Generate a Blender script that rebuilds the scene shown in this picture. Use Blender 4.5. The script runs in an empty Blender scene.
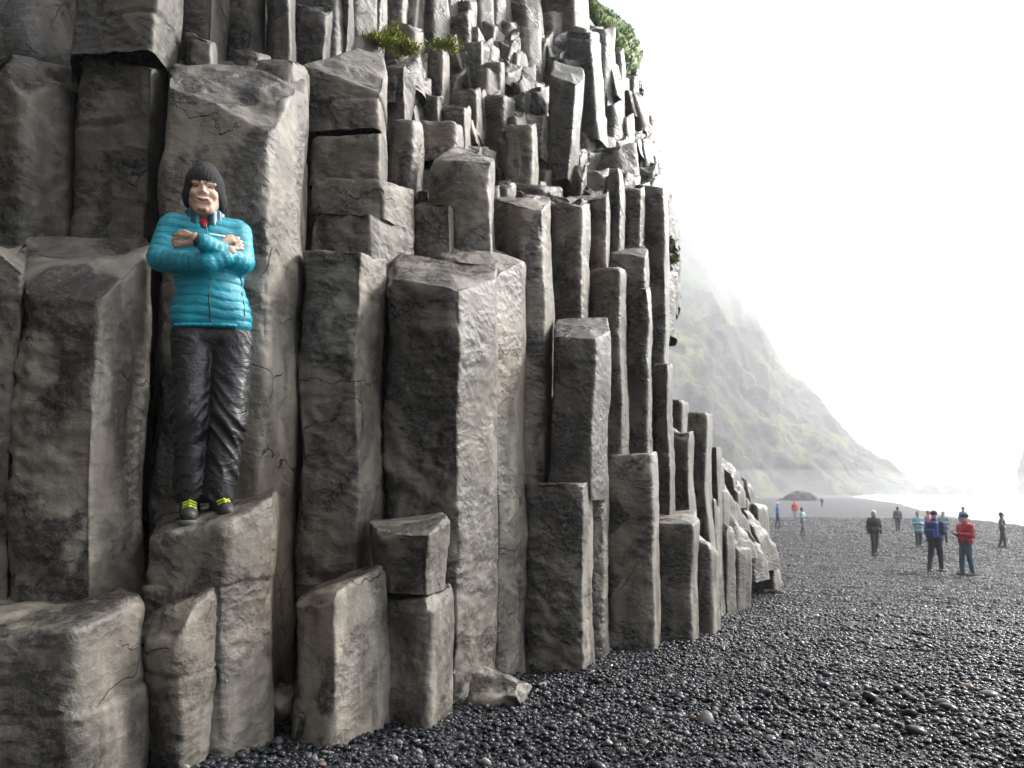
import bpy, math, random
import numpy as np
from mathutils import Vector

S = bpy.context.scene
COL = S.collection
rng = np.random.default_rng(7)
random.seed(7)

# ------------------------------------------------------------------ camera
F = 700.0; PITCH = math.radians(3.5); HOR = 490.0
CAMZ = 1.2
CYC = HOR - F*math.tan(PITCH)             # image row of the optical axis
cam = bpy.data.cameras.new('camera'); camo = bpy.data.objects.new('camera', cam); COL.objects.link(camo)
camo.location = (0, 0, CAMZ); camo.rotation_euler = (math.pi/2 + PITCH, 0, 0)
cam.sensor_width = 36; cam.lens = 36*F/1024
cam.shift_y = (CYC-384)/1024.0
cam.clip_start = 0.05; cam.clip_end = 8000
cam.dof.use_dof = True; cam.dof.focus_distance = 3.9; cam.dof.aperture_fstop = 3.2
S.camera = camo

# ------------------------------------------------------------------ light
SUN_EL, SUN_AZ = 34, 60      # azimuth clockwise from +Y (towards the sea on the right)
w = bpy.data.worlds.new('World'); S.world = w; w.use_nodes = True
nt = w.node_tree; nt.nodes.clear()
def N(nt, t, **k):
    n = nt.nodes.new(t)
    for a, b in k.items(): setattr(n, a, b)
    return n
sky = N(nt, 'ShaderNodeTexSky', sky_type='NISHITA', sun_disc=False)
sky.sun_elevation = math.radians(SUN_EL); sky.sun_rotation = math.radians(SUN_AZ)
bg1 = N(nt, 'ShaderNodeBackground'); bg1.inputs['Strength'].default_value = 0.05
nt.links.new(sky.outputs[0], bg1.inputs[0])
# overcast cloud sheet: brightest round the hidden sun, dimmer behind the camera
tc = N(nt, 'ShaderNodeTexCoord')
el, az = math.radians(SUN_EL), math.radians(SUN_AZ)
sd = Vector((math.sin(az)*math.cos(el), math.cos(az)*math.cos(el), math.sin(el)))
dot = N(nt, 'ShaderNodeVectorMath', operation='DOT_PRODUCT'); dot.inputs[1].default_value = sd
nt.links.new(tc.outputs['Generated'], dot.inputs[0])
mr = N(nt, 'ShaderNodeMapRange'); mr.interpolation_type = 'SMOOTHSTEP'
mr.inputs['From Min'].default_value = 0.12; mr.inputs['From Max'].default_value = 0.97
mr.inputs['To Min'].default_value = 0.025; mr.inputs['To Max'].default_value = 1.7
nt.links.new(dot.outputs['Value'], mr.inputs['Value'])
cn = N(nt, 'ShaderNodeTexNoise'); cn.inputs['Scale'].default_value = 1.6; cn.inputs['Detail'].default_value = 5
nt.links.new(tc.outputs['Generated'], cn.inputs['Vector'])
cm = N(nt, 'ShaderNodeMapRange'); cm.inputs['To Min'].default_value = 0.85; cm.inputs['To Max'].default_value = 1.12
nt.links.new(cn.outputs['Fac'], cm.inputs['Value'])
mul = N(nt, 'ShaderNodeMath', operation='MULTIPLY')
nt.links.new(mr.outputs[0], mul.inputs[0]); nt.links.new(cm.outputs[0], mul.inputs[1])
bg2 = N(nt, 'ShaderNodeBackground'); bg2.inputs[0].default_value = (1.0, 0.985, 0.965, 1)
nt.links.new(mul.outputs[0], bg2.inputs['Strength'])
ad = N(nt, 'ShaderNodeAddShader'); out = N(nt, 'ShaderNodeOutputWorld')
nt.links.new(bg1.outputs[0], ad.inputs[0]); nt.links.new(bg2.outputs[0], ad.inputs[1]); nt.links.new(ad.outputs[0], out.inputs['Surface'])
sun = bpy.data.lights.new('sun', 'SUN'); sun.energy = 4.3; sun.angle = math.radians(14); sun.color = (1, 0.965, 0.91)
suno = bpy.data.objects.new('sun', sun); COL.objects.link(suno)
suno.rotation_euler = (-sd).to_track_quat('-Z', 'Y').to_euler()

S.view_settings.view_transform = 'Standard'; S.view_settings.look = 'None'
S.view_settings.exposure = 1.28; S.view_settings.gamma = 1; S.view_settings.use_curve_mapping = False
S.render.engine = 'CYCLES'
S.cycles.use_denoising = True
try: S.cycles.denoiser = 'OPENIMAGEDENOISE'
except Exception: pass
S.cycles.max_bounces = 6; S.cycles.diffuse_bounces = 3; S.cycles.glossy_bounces = 2; S.cycles.volume_bounces = 1
S.cycles.transmission_bounces = 2; S.cycles.transparent_max_bounces = 4
S.cycles.use_adaptive_sampling = True; S.cycles.adaptive_threshold = 0.02
S.cycles.sample_clamp_indirect = 4

# ------------------------------------------------------------------ pixel <-> world
sp, cp_ = math.sin(PITCH), math.cos(PITCH)
def U(px, py, Y):
    xc = (px-512)/F; yc = (CYC-py)/F
    dy = cp_ - yc*sp; dz = sp + yc*cp_
    t = Y/dy
    return np.array([xc*t, Y, CAMZ + dz*t])

def interp(x, xs, ys): return np.interp(x, xs, ys)
SEA = CAMZ - 3.3
SHX = ([-60, 0, 40, 62, 95, 180, 260, 340, 600, 1000], [30, 33, 40, 46, 58, 98, 132, 165, 300, 520])
def ground(x, y):
    h = interp(y, [-20, 0, 3, 4.5, 6, 8, 13, 20, 30, 50, 100, 400], [1.0, 1.1, 1.15, 1.22, 1.35, 1.55, 1.97, 2.36, 2.62, 2.76, 2.8, 2.7])
    h = h + 0.010*np.clip(np.asarray(x)-5, 0, 60)*interp(y, [0, 10, 40, 100, 160], [3, 2, 1, .4, 0])
    s = interp(y, SHX[0], SHX[1]) - x            # distance inland of the waterline
    h = np.minimum(h, 3.3 - 0.5*np.clip(s, -30, 0)*0.1 - 0.03*0) if False else h
    base = 3.3 - 0.05*s                           # rises inland at 1:20
    k = interp(s, [-200, 0, 4, 12], [1, 1, .8, 0])
    h = h*(1-k) + np.clip(base, 3.0, 6)*k
    return CAMZ - h

# ------------------------------------------------------------------ noise, numpy perlin
_perm = rng.permutation(256); _perm = np.concatenate([_perm, _perm, _perm])
_grad = rng.normal(size=(256, 3)); _grad /= np.linalg.norm(_grad, axis=1)[:, None]
def perlin(p):
    p = np.asarray(p, float); i = np.floor(p).astype(int); f = p - i; i &= 255
    u = f*f*f*(f*(f*6-15)+10)
    r = 0
    for dx in (0, 1):
        for dy in (0, 1):
            for dz in (0, 1):
                h = _perm[_perm[_perm[(i[:, 0]+dx) & 255] + ((i[:, 1]+dy) & 255)] + ((i[:, 2]+dz) & 255)]
                g = _grad[h]
                d = g[:, 0]*(f[:, 0]-dx) + g[:, 1]*(f[:, 1]-dy) + g[:, 2]*(f[:, 2]-dz)
                wt = (u[:, 0] if dx else 1-u[:, 0])*(u[:, 1] if dy else 1-u[:, 1])*(u[:, 2] if dz else 1-u[:, 2])
                r = r + d*wt
    return r*1.6
def fbm(p, o=3):
    a, r = 1, 0
    for k in range(o):
        r = r + a*perlin(p*2**k + 17.3*k); a *= .5
    return r

# ------------------------------------------------------------------ mesh helpers
def mkmesh(name, V, faces, smooth=True):
    me = bpy.data.meshes.new(name)
    V = np.asarray(V, np.float32)
    if isinstance(faces, tuple): loops, starts, totals = faces
    else:
        fl = [list(map(int, f)) for f in faces]
        totals = np.array([len(f) for f in fl], np.int32); loops = np.array([i for f in fl for i in f], np.int32)
        starts = np.concatenate([[0], np.cumsum(totals)[:-1]]).astype(np.int32)
    me.vertices.add(len(V)); me.vertices.foreach_set('co', V.ravel())
    me.loops.add(len(loops)); me.loops.foreach_set('vertex_index', loops)
    me.polygons.add(len(starts)); me.polygons.foreach_set('loop_start', starts); me.polygons.foreach_set('loop_total', totals)
    me.update(calc_edges=True); me.validate()
    if smooth: me.polygons.foreach_set('use_smooth', np.ones(len(me.polygons), bool))
    return me
def quads(Q, Tn=None):
    Q = np.asarray(Q, np.int32).reshape(-1, 4)
    l = Q.ravel(); t = np.full(len(Q), 4, np.int32)
    if Tn is not None and len(Tn):
        Tn = np.asarray(Tn, np.int32).reshape(-1, 3)
        l = np.concatenate([l, Tn.ravel()]); t = np.concatenate([t, np.full(len(Tn), 3, np.int32)])
    s = np.concatenate([[0], np.cumsum(t)[:-1]]).astype(np.int32)
    return (l.astype(np.int32), s, t)
def vnormals(V, Q, Tn=None):
    n = np.zeros_like(V)
    a = np.cross(V[Q[:, 2]]-V[Q[:, 0]], V[Q[:, 3]]-V[Q[:, 1]])
    for c in range(4): np.add.at(n, Q[:, c], a)
    if Tn is not None and len(Tn):
        a = np.cross(V[Tn[:, 1]]-V[Tn[:, 0]], V[Tn[:, 2]]-V[Tn[:, 0]])
        for c in range(3): np.add.at(n, Tn[:, c], a)
    return n/(np.linalg.norm(n, axis=1)[:, None]+1e-12)
def obj(name, me, mat, parent=None, loc=None):
    o = bpy.data.objects.new(name, me); COL.objects.link(o)
    if mat: me.materials.append(mat)
    if loc is not None: o.location = loc
    if parent: o.parent = parent
    return o
def obj_world(name, V, faces, mat, parent=None, origin=None, smooth=True):
    V = np.asarray(V, float)
    if origin is None and parent is None:
        origin = np.array([V[:, 0].mean(), V[:, 1].mean(), V[:, 2].min()])
    if origin is None: origin = np.zeros(3)
    return obj(name, mkmesh(name, V-origin, faces, smooth), mat, parent, Vector(origin))
def tag(o, label=None, cat=None, group=None, kind=None):
    if label: o['label'] = label
    if cat: o['category'] = cat
    if group: o['group'] = group
    if kind: o['kind'] = kind
    return o

# ------------------------------------------------------------------ materials
class MT:
    def __init__(s, name):
        s.m = bpy.data.materials.new(name); s.m.use_nodes = True; s.nt = s.m.node_tree; s.nt.nodes.clear()
        s.out = s.n('ShaderNodeOutputMaterial'); s.b = s.n('ShaderNodeBsdfPrincipled'); s.l(s.b.outputs[0], s.out.inputs['Surface'])
    def n(s, t, **k):
        n = s.nt.nodes.new(t)
        for a, b in k.items(): setattr(n, a, b)
        return n
    def l(s, a, b): s.nt.links.new(a, b)
    def val(s, v, sock):
        if hasattr(v, 'is_output'): s.l(v, sock)
        else: sock.default_value = v
    def pos(s, scale=(1, 1, 1), which='world'):
        if which == 'world': g = s.n('ShaderNodeNewGeometry').outputs['Position']
        else: g = s.n('ShaderNodeTexCoord').outputs['Object']
        mp = s.n('ShaderNodeMapping'); mp.inputs['Scale'].default_value = scale; s.l(g, mp.inputs['Vector']); return mp.outputs[0]
    def noise(s, v, sc, det=4, rough=.55, dist=0):
        n = s.n('ShaderNodeTexNoise'); s.l(v, n.inputs['Vector']); n.inputs['Scale'].default_value = sc
        n.inputs['Detail'].default_value = det; n.inputs['Roughness'].default_value = rough; n.inputs['Distortion'].default_value = dist
        return n.outputs['Fac']
    def rng(s, v, a, b, c=0., d=1.):
        n = s.n('ShaderNodeMapRange'); s.l(v, n.inputs['Value'])
        for k, x in zip(('From Min', 'From Max', 'To Min', 'To Max'), (a, b, c, d)): n.inputs[k].default_value = x
        return n.outputs[0]
    def math(s, op, a, b=0.):
        n = s.n('ShaderNodeMath', operation=op); s.val(a, n.inputs[0]); s.val(b, n.inputs[1]); return n.outputs[0]
    def mix(s, f, a, b, mode='MIX'):
        n = s.n('ShaderNodeMix', data_type='RGBA', blend_type=mode)
        s.val(f, n.inputs['Factor'])
        for v, k in ((a, 6), (b, 7)):
            if isinstance(v, tuple): v = (*v, 1) if len(v) == 3 else v
            s.val(v, n.inputs[k])
        return n.outputs[2]
    def bump(s, h, strength, dist, prev=None):
        n = s.n('ShaderNodeBump'); s.l(h, n.inputs['Height']); n.inputs['Strength'].default_value = strength; n.inputs['Distance'].default_value = dist
        if prev: s.l(prev, n.inputs['Normal'])
        return n.outputs[0]
    def set(s, **k):
        for a, v in k.items():
            if isinstance(v, tuple) and len(v) == 3: v = (*v, 1)
            s.val(v, s.b.inputs[a.replace('_', ' ')])

def rock_material():
    m = MT('basalt')
    p = m.pos(); pz = m.pos((1, 1, .25))
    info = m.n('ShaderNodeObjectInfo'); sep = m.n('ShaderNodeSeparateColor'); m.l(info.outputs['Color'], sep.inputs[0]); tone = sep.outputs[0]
    rnd = info.outputs['Random']
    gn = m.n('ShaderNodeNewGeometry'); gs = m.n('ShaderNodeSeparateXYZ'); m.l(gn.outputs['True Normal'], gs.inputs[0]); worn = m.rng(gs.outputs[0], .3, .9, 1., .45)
    big = m.noise(p, .9, 4, .6, .8); med = m.noise(pz, 5.5, 7, .66, .4); blotch = m.noise(p, 2.6, 7, .62, 1.0)
    fine = m.noise(p, 42, 5, .7); grain = m.noise(p, 160, 3, .7)
    c = m.mix(m.rng(big, .36, .64), (.048, .042, .035), (.175, .153, .125))
    c = m.mix(m.rng(med, .46, .68, 0, .8), c, (.25, .23, .197))
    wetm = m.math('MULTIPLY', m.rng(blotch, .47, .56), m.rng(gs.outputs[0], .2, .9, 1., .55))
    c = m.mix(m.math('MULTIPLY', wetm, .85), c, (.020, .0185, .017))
    c = m.mix(m.rng(fine, .52, .75, 0, .5), c, (.27, .25, .22))
    c = m.mix(m.rng(m.noise(p, .7, 3), .5, .72, 0, .4), c, (.115, .078, .048))
    streak = m.noise(m.pos((7, 7, .5)), 1., 5, .6)
    c = m.mix(m.rng(streak, .56, .72, 0, .55), c, (.030, .027, .024))
    salt = m.math('MULTIPLY', m.rng(m.noise(p, 1.9, 6, .7, .6), .60, .70, 0, .55), m.rng(fine, .35, .6))
    c = m.mix(salt, c, (.34, .325, .29))
    # fracture lines: slanting, roughly level joints (different heights on every column) and a few steep ones
    sx = m.n('ShaderNodeSeparateXYZ'); m.l(p, sx.inputs[0])
    w1 = m.noise(p, 1.6, 6, .62); w2 = m.noise(p, .8, 2)
    zc = m.math('ADD', m.math('ADD', m.math('MULTIPLY', sx.outputs[2], 1.15), m.math('MULTIPLY', w1, .75)), m.math('MULTIPLY', rnd, 9.7))
    zc = m.math('ADD', zc, m.math('MULTIPLY', sx.outputs[0], .22))
    ln = m.math('ABSOLUTE', m.math('SUBTRACT', m.math('FRACT', zc), .5))
    cr1 = m.math('MULTIPLY', m.rng(ln, .001, .0065, 1, 0), m.rng(m.noise(p, 2.2, 2), .49, .55))
    wr = m.n('ShaderNodeTexNoise'); wr.inputs['Scale'].default_value = 3.1; wr.inputs['Detail'].default_value = 6; m.l(p, wr.inputs['Vector'])
    addv = m.n('ShaderNodeVectorMath', operation='MULTIPLY_ADD'); m.l(wr.outputs['Color'], addv.inputs[0]); addv.inputs[1].default_value = (.16, .16, .16); m.l(m.pos((1, 1, .6)), addv.inputs[2])
    vo = m.n('ShaderNodeTexVoronoi', feature='DISTANCE_TO_EDGE'); m.l(addv.outputs[0], vo.inputs['Vector']); vo.inputs['Scale'].default_value = 1.7
    cr2 = m.math('MULTIPLY', m.rng(vo.outputs['Distance'], .0006, .005, 1, 0), m.rng(m.noise(p, 1.4, 2), .58, .62))
    cr = m.math('MAXIMUM', cr1, cr2)
    c = m.mix(m.math('MULTIPLY', cr, .88), c, (.007, .0065, .006))
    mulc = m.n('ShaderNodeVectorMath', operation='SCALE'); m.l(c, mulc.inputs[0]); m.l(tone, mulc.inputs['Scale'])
    m.l(mulc.outputs[0], m.b.inputs['Base Color'])
    r = m.math('ADD', m.rng(wetm, 0, 1, .54, .21), m.rng(fine, .3, .7, -.05, .12))
    m.val(r, m.b.inputs['Roughness']); m.b.inputs['Specular IOR Level'].default_value = .5
    rm = m.math('MULTIPLY', m.rng(blotch, .42, .56, .3, 1.), worn)
    # scalloped chips, ragged ridges, pitted grain
    wv = m.n('ShaderNodeVectorMath', operation='MULTIPLY_ADD'); m.l(wr.outputs['Color'], wv.inputs[0]); wv.inputs[1].default_value = (.3, .3, .3); m.l(m.pos((1, 1, 1.5)), wv.inputs[2])
    sc = m.n('ShaderNodeTexVoronoi'); m.l(wv.outputs[0], sc.inputs['Vector']); sc.inputs['Scale'].default_value = 15
    b1 = m.bump(m.noise(m.pos((1, 1, 1.6)), 6, 8, .70, .5), .8, .05)
    b2 = m.bump(sc.outputs['Distance'], .7, .022, b1)
    b3 = m.bump(m.noise(p, 24, 7, .74, .3), .8, .014, b2)
    m.l(m.math('MULTIPLY', rm, .8), b1.node.inputs['Strength']); m.l(m.math('MULTIPLY', rm, .75), b2.node.inputs['Strength']); m.l(m.math('MULTIPLY', rm, .95), b3.node.inputs['Strength'])
    b4 = m.bump(m.math('ADD', fine, m.math('MULTIPLY', grain, .6)), .55, .005, b3)
    b5 = m.bump(m.math('SUBTRACT', 1.0, cr), .9, .02, b4)
    m.l(b5, m.b.inputs['Normal'])
    return m.m
ROCK = rock_material()

def simple(name, col, rough=.7, bump=None, var=None, spec=.5, sheen=0):
    m = MT(name); p = m.pos(which='object')
    n = m.noise(p, var[0] if var else 20, 4)
    k = var[1] if var else .15
    c = m.mix(m.rng(n, .3, .7), tuple(x*(1-k) for x in col), tuple(min(1, x*(1+k)) for x in col))
    m.l(c, m.b.inputs['Base Color']); m.b.inputs['Roughness'].default_value = rough; m.b.inputs['Specular IOR Level'].default_value = spec
    if sheen: m.b.inputs['Sheen Weight'].default_value = sheen
    if bump:
        m.l(m.bump(m.noise(p, bump[0], 5, .6), bump[1], bump[2]), m.b.inputs['Normal'])
    return m.m

# ------------------------------------------------------------------ GROUND
def ground_material():
    m = MT('black_pebble_beach'); p = m.pos()
    v1 = m.n('ShaderNodeTexVoronoi'); m.l(m.pos((1, 1.0, .3)), v1.inputs['Vector']); v1.inputs['Scale'].default_value = 19; v1.inputs['Randomness'].default_value = 1
    v2 = m.n('ShaderNodeTexVoronoi'); m.l(m.pos((1, 1.0, .3)), v2.inputs['Vector']); v2.inputs['Scale'].default_value = 7
    sepc = m.n('ShaderNodeSeparateColor'); m.l(v1.outputs['Color'], sepc.inputs[0])
    c = m.mix(m.rng(sepc.outputs[0], 0, 1), (.006, .007, .010), (.03, .031, .037))
    c = m.mix(m.rng(sepc.outputs[1], .93, .96), c, (.16, .16, .165))
    big = m.noise(p, .22, 5, .6, .4)
    c = m.mix(m.rng(big, .42, .62, 0, .5), c, (.028, .027, .032))
    m.l(c, m.b.inputs['Base Color'])
    m.val(m.rng(sepc.outputs[2], 0, 1, .5, .8), m.b.inputs['Roughness']); m.b.inputs['Specular IOR Level'].default_value = .25
    h = m.math('SUBTRACT', 1., v1.outputs['Distance'])
    b = m.bump(m.noise(p, 1.6, 5), .6, .12)
    b = m.bump(m.math('SUBTRACT', 1., v2.outputs['Distance']), .5, .05, b)
    b = m.bump(h, .9, .035, b)
    m.l(b, m.b.inputs['Normal'])
    return m.m
gx = np.concatenate([np.linspace(-60, -4, 16), np.linspace(-3.5, 14, 176), np.linspace(14.5, 70, 112), np.linspace(72, 700, 120)])
gy = np.concatenate([np.linspace(-40, 0, 14), np.linspace(.5, 20, 196), np.linspace(20.5, 80, 90), np.linspace(84, 1400, 100)])
GX, GY = np.meshgrid(gx, gy)
gz = ground(GX.ravel(), GY.ravel())
gp = np.c_[GX.ravel(), GY.ravel(), np.zeros(GX.size)]
def relief(x, y):
    p = np.c_[np.ravel(x), np.ravel(y), np.zeros(np.size(x))]
    return .035*perlin(p*.9) + .018*perlin(p*2.7+5) + .05*perlin(p*.25+9)
def gheight(x, y):
    return ground(np.ravel(x), np.ravel(y)) + relief(x, y)
gV = np.c_[gp[:, 0], gp[:, 1], gheight(gp[:, 0], gp[:, 1])]
nx, ny = len(gx), len(gy)
I = (np.arange(ny-1)[:, None]*nx + np.arange(nx-1)[None]).ravel()
gQ = np.c_[I, I+1, I+nx+1, I+nx]
tag(obj_world('beach_ground', gV, quads(gQ), ground_material()), 'dark pebble beach sloping down to the sea', 'ground', kind='structure')

def feet(px, py):
    """ground point seen at a pixel"""
    lo, hi = 2.0, 400.0
    for Y in np.concatenate([np.linspace(2, 60, 600), np.linspace(60, 400, 600)]):
        P = U(px, py, Y)
        if P[2] <= gheight(P[0], P[1])[0]: return P
    return P

# ------------------------------------------------------------------ PEBBLES (geometry nodes scatter, uncountable)
def pebble_material():
    m = MT('wet_pebble'); info = m.n('ShaderNodeObjectInfo'); r = info.outputs['Random']
    wn = m.n('ShaderNodeTexWhiteNoise', noise_dimensions='1D'); m.l(r, wn.inputs['W'])
    sp_ = m.n('ShaderNodeSeparateColor'); m.l(wn.outputs['Color'], sp_.inputs[0])
    c = m.mix(sp_.outputs[0], (.005, .006, .008), (.024, .026, .033))
    c = m.mix(m.rng(sp_.outputs[1], .86, .93), c, (.095, .095, .10))
    c = m.mix(m.rng(sp_.outputs[2], .985, .99), c, (.24, .23, .22))
    c = m.mix(m.rng(sp_.outputs[2], .004, .003), c, (.11, .06, .045))
    m.l(c, m.b.inputs['Base Color']); m.val(m.rng(sp_.outputs[1], 0, 1, .13, .42), m.b.inputs['Roughness']); m.b.inputs['Specular IOR Level'].default_value = .2
    m.l(m.bump(m.noise(m.pos(), 90, 3), .25, .004), m.b.inputs['Normal'])
    return m.m
PEB = pebble_material()
def pebble_shape(i):
    import bmesh
    bm = bmesh.new(); bmesh.ops.create_icosphere(bm, subdivisions=2, radius=.5)
    for v in bm.verts:
        d = perlin(np.array([[v.co.x*1.6+i*9, v.co.y*1.6, v.co.z*1.6]]))[0]
        v.co *= 1+.22*d; 
        v.co.y *= .78; v.co.z *= .52
    me = bpy.data.meshes.new('pebble'); bm.to_mesh(me); bm.free()
    me.polygons.foreach_set('use_smooth', np.ones(len(me.polygons), bool)); me.materials.append(PEB)
    o = bpy.data.objects.new('pebble', me); return o
def scatter_pebbles():
    shapes = bpy.data.collections.new('pebble_shapes')
    for i in range(5): shapes.objects.link(pebble_shape(i))
    pts = []; sc = []
    def zone(y0, y1, dens, smin, smax, lift):
        n = int((y1-y0)*(.95*y1+2.6)*dens)
        y = rng.uniform(y0, y1, n); x = rng.uniform(-2.2, .95*y1, n)
        foot = np.interp(y, [2, 3, 3.5, 4.5, 6, 8, 12, 19, 40], [-2.2, -1.9, -1.2, -.9, .2, 1.9, 3.5, 5.6, 8])
        keep = (x > foot-.35) & (x < .80*y+.5); x, y = x[keep], y[keep]; n = len(x)
        s = smin*(smax/smin)**(rng.random(n)**2.0)*(.95+.42*perlin(np.c_[x*1.1, y*1.1, np.zeros(n)]))
        z = gheight(x, y) + rng.uniform(-.3, lift, n)*s
        pts.append(np.c_[x, y, z]); sc.append(s)
    zone(2.3, 6, 3400, .016, .050, .45)
    zone(6, 10, 1900, .024, .06, .45)
    zone(10, 17, 1000, .030, .066, .4)
    zone(17, 27, 520, .036, .078, .3)
    zone(27, 45, 150, .05, .11, .3)
    zone(45, 75, 40, .07, .16, .3)
    zone(2.3, 12, 14, .07, .13, .2)
    P = np.concatenate(pts); s = np.concatenate(sc); n = len(P)
    me = bpy.data.meshes.new('pebbles'); me.vertices.add(n); me.vertices.foreach_set('co', P.astype(np.float32).ravel())
    a = me.attributes.new('sc', 'FLOAT', 'POINT'); a.data.foreach_set('value', s.astype(np.float32))
    rot = np.c_[rng.normal(0, .35, n), rng.normal(0, .35, n), rng.uniform(0, 6.28, n)].astype(np.float32)
    a = me.attributes.new('rt', 'FLOAT_VECTOR', 'POINT'); a.data.foreach_set('vector', rot.ravel())
    o = obj('pebbles', me, PEB)
    ng = bpy.data.node_groups.new('pebbles', 'GeometryNodeTree')
    ng.interface.new_socket('Geometry', in_out='INPUT', socket_type='NodeSocketGeometry'); ng.interface.new_socket('Geometry', in_out='OUTPUT', socket_type='NodeSocketGeometry')
    gi = ng.nodes.new('NodeGroupInput'); go = ng.nodes.new('NodeGroupOutput')
    iop = ng.nodes.new('GeometryNodeInstanceOnPoints'); ci = ng.nodes.new('GeometryNodeCollectionInfo'); ci.inputs[0].default_value = shapes
    ci.inputs['Separate Children'].default_value = True
    iop.inputs['Pick Instance'].default_value = True
    na = ng.nodes.new('GeometryNodeInputNamedAttribute'); na.data_type = 'FLOAT'; na.inputs[0].default_value = 'sc'
    nb = ng.nodes.new('GeometryNodeInputNamedAttribute'); nb.data_type = 'FLOAT_VECTOR'; nb.inputs[0].default_value = 'rt'
    m2p = ng.nodes.new('GeometryNodeMeshToPoints')
    er = ng.nodes.new('FunctionNodeEulerToRotation')
    L = ng.links.new
    L(gi.outputs[0], m2p.inputs[0]); L(m2p.outputs[0], iop.inputs['Points']); L(ci.outputs[0], iop.inputs['Instance'])
    L(nb.outputs[0], er.inputs[0]); L(er.outputs[0], iop.inputs['Rotation']); L(na.outputs[0], iop.inputs['Scale'])
    L(iop.outputs[0], go.inputs[0])
    md = o.modifiers.new('scatter', 'NODES'); md.node_group = ng
    tag(o, 'wet black rounded pebbles covering the near beach', 'pebbles', kind='stuff')
    print('pebbles', n)
scatter_pebbles()

# ------------------------------------------------------------------ BASALT COLUMNS
ANCH = []
def resample(T, res):
    P = []
    n = len(T)
    for i in range(n):
        a, b = T[i], T[(i+1) % n]; L = np.linalg.norm((b-a)[:2]); k = max(2, int(math.ceil(L/res)))
        for j in range(k): P.append(a+(b-a)*j/k)
    return np.array(P)
def prism_mesh(T, zb, res, rad=.03, seed=0, taper=.04, lean=(0, 0), rough=1., dish=0., cuts=(), joints=(), wob=1.):
    T = np.array(T, float)
    ar = np.sum(T[:, 0]*np.roll(T[:, 1], -1) - np.roll(T[:, 0], -1)*T[:, 1])
    if ar < 0: T = T[::-1]
    P = resample(T, res); n = len(P)
    for _ in range(max(1, int((rad/res)**2*1.2)+1)):
        P = .25*np.roll(P, 1, 0)+.5*P+.25*np.roll(P, -1, 0)
    c = P.mean(0); size = np.sqrt(((P-c)[:, :2]**2).sum(1)).mean()
    h = P[:, 2].mean()-zb
    rings = []
    m = max(4, int(size/res))
    zc = c[2]+dish
    V = [np.array([[c[0], c[1], zc]])]
    er = min(rad*1.1, size*.3)
    for k in range(1, m+1):
        s = (k/m)
        s_in = s*(1-er/size)
        R = np.c_[c[0]+(P[:, 0]-c[0])*s_in, c[1]+(P[:, 1]-c[1])*s_in, zc*(1-s**1.5)+P[:, 2]*s**1.5]
        V.append(R)
    ds = [er*(1-math.cos(a)) for a in (math.pi/6, math.pi/3, math.pi/2)]
    ins = [er*(1-math.sin(a)) for a in (math.pi/6, math.pi/3, math.pi/2)]
    k = max(3, int(h/res)); zs = list(np.linspace(er, h, k))
    dl = ds[:2] + zs; il = ins[:2] + [0]*len(zs)
    for d, i_ in zip(dl, il):
        s = 1 - i_/size + taper*(d/h)
        t = d/h
        z = P[:, 2] - d*(P[:, 2]-zb)/h
        V.append(np.c_[c[0]+(P[:, 0]-c[0])*s + lean[0]*d, c[1]+(P[:, 1]-c[1])*s + lean[1]*d, z])
    nr = len(V)-1
    V = np.concatenate(V)
    j = np.arange(n); jn = (j+1) % n
    Q = np.concatenate([np.c_[1+r*n+j, 1+(r+1)*n+j, 1+(r+1)*n+jn, 1+r*n+jn] for r in range(nr-1)])
    Tn = np.c_[np.zeros(n, int), 1+j, 1+jn]
    off = np.array([seed*13.7, seed*7.1, seed*3.3])
    # broad facets broken off
    for (pt, nn, rg) in cuts:
        pt = np.array(pt, float); nn = np.array(nn, float); nn /= np.linalg.norm(nn)
        d = (V-pt)@nn + rg*fbm(V*4+off, 2)
        V = V - np.clip(d, 0, None)[:, None]*nn
    zz_ = np.c_[np.full(len(V), seed*3.7), np.zeros(len(V)), V[:, 2]*1.3]; fade = np.clip((T[:, 2].max()-V[:, 2])/.5, 0, 1)
    V[:, 0] += .035*wob*min(1, size/.2)*perlin(zz_)*fade; V[:, 1] += .035*wob*min(1, size/.2)*perlin(zz_+40)*fade
    Nn = vnormals(V, Q, Tn)
    q = V+off
    sc = min(1., size/.2)
    flat = np.where(Nn[:, 2] > .6, .6, 1.)
    side = 1-np.abs(Nn[:, 2])
    d = .028*wob*sc*perlin(q*np.array([2.2, 2.2, 1.5])) + .015*wob*sc*perlin(q*5.1)
    if res < .045:
        mk_ = np.clip(.45+1.5*perlin(q*1.7+31), .15, 1.2); d += .012*rough*mk_*fbm(q*np.array([9, 9, 13.]), 3 if res < .03 else 2)
        rr = np.clip(perlin(q*1.3+3)*2+.2, 0, 1)
        d += -.018*rough*rr*np.abs(perlin(q*np.array([9, 9, 12.])+8))
    d *= 1-.55*np.clip(Nn[:, 0], 0, 1)*(Nn[:, 2] < .5)
    if res < .045:
        top_d = np.abs(np.interp(np.arange(len(V)), [0, 1+m*n], [1, 0])) if False else None
        ce = np.zeros(len(V)); ring = np.minimum(np.sqrt(((P[:, None, :2]-T[None, :, :2])**2).sum(-1)).min(1), 9)
        wc = np.exp(-(ring/.035)**2); ce[1:] = np.tile(wc, nr)
        rk = np.zeros(len(V)); rk[1:] = np.repeat(np.abs(np.arange(nr)-(m+1)), n); te = np.exp(-(rk/2.2)**2)
        e_ = np.maximum(ce*(np.arange(len(V)) > 1+(m-1)*n), te)
        d -= e_*(.020*np.clip(perlin(q*4.3+9)+.15, 0, 1)+.012*np.abs(perlin(q*13)))*min(1, size/.15)
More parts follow.
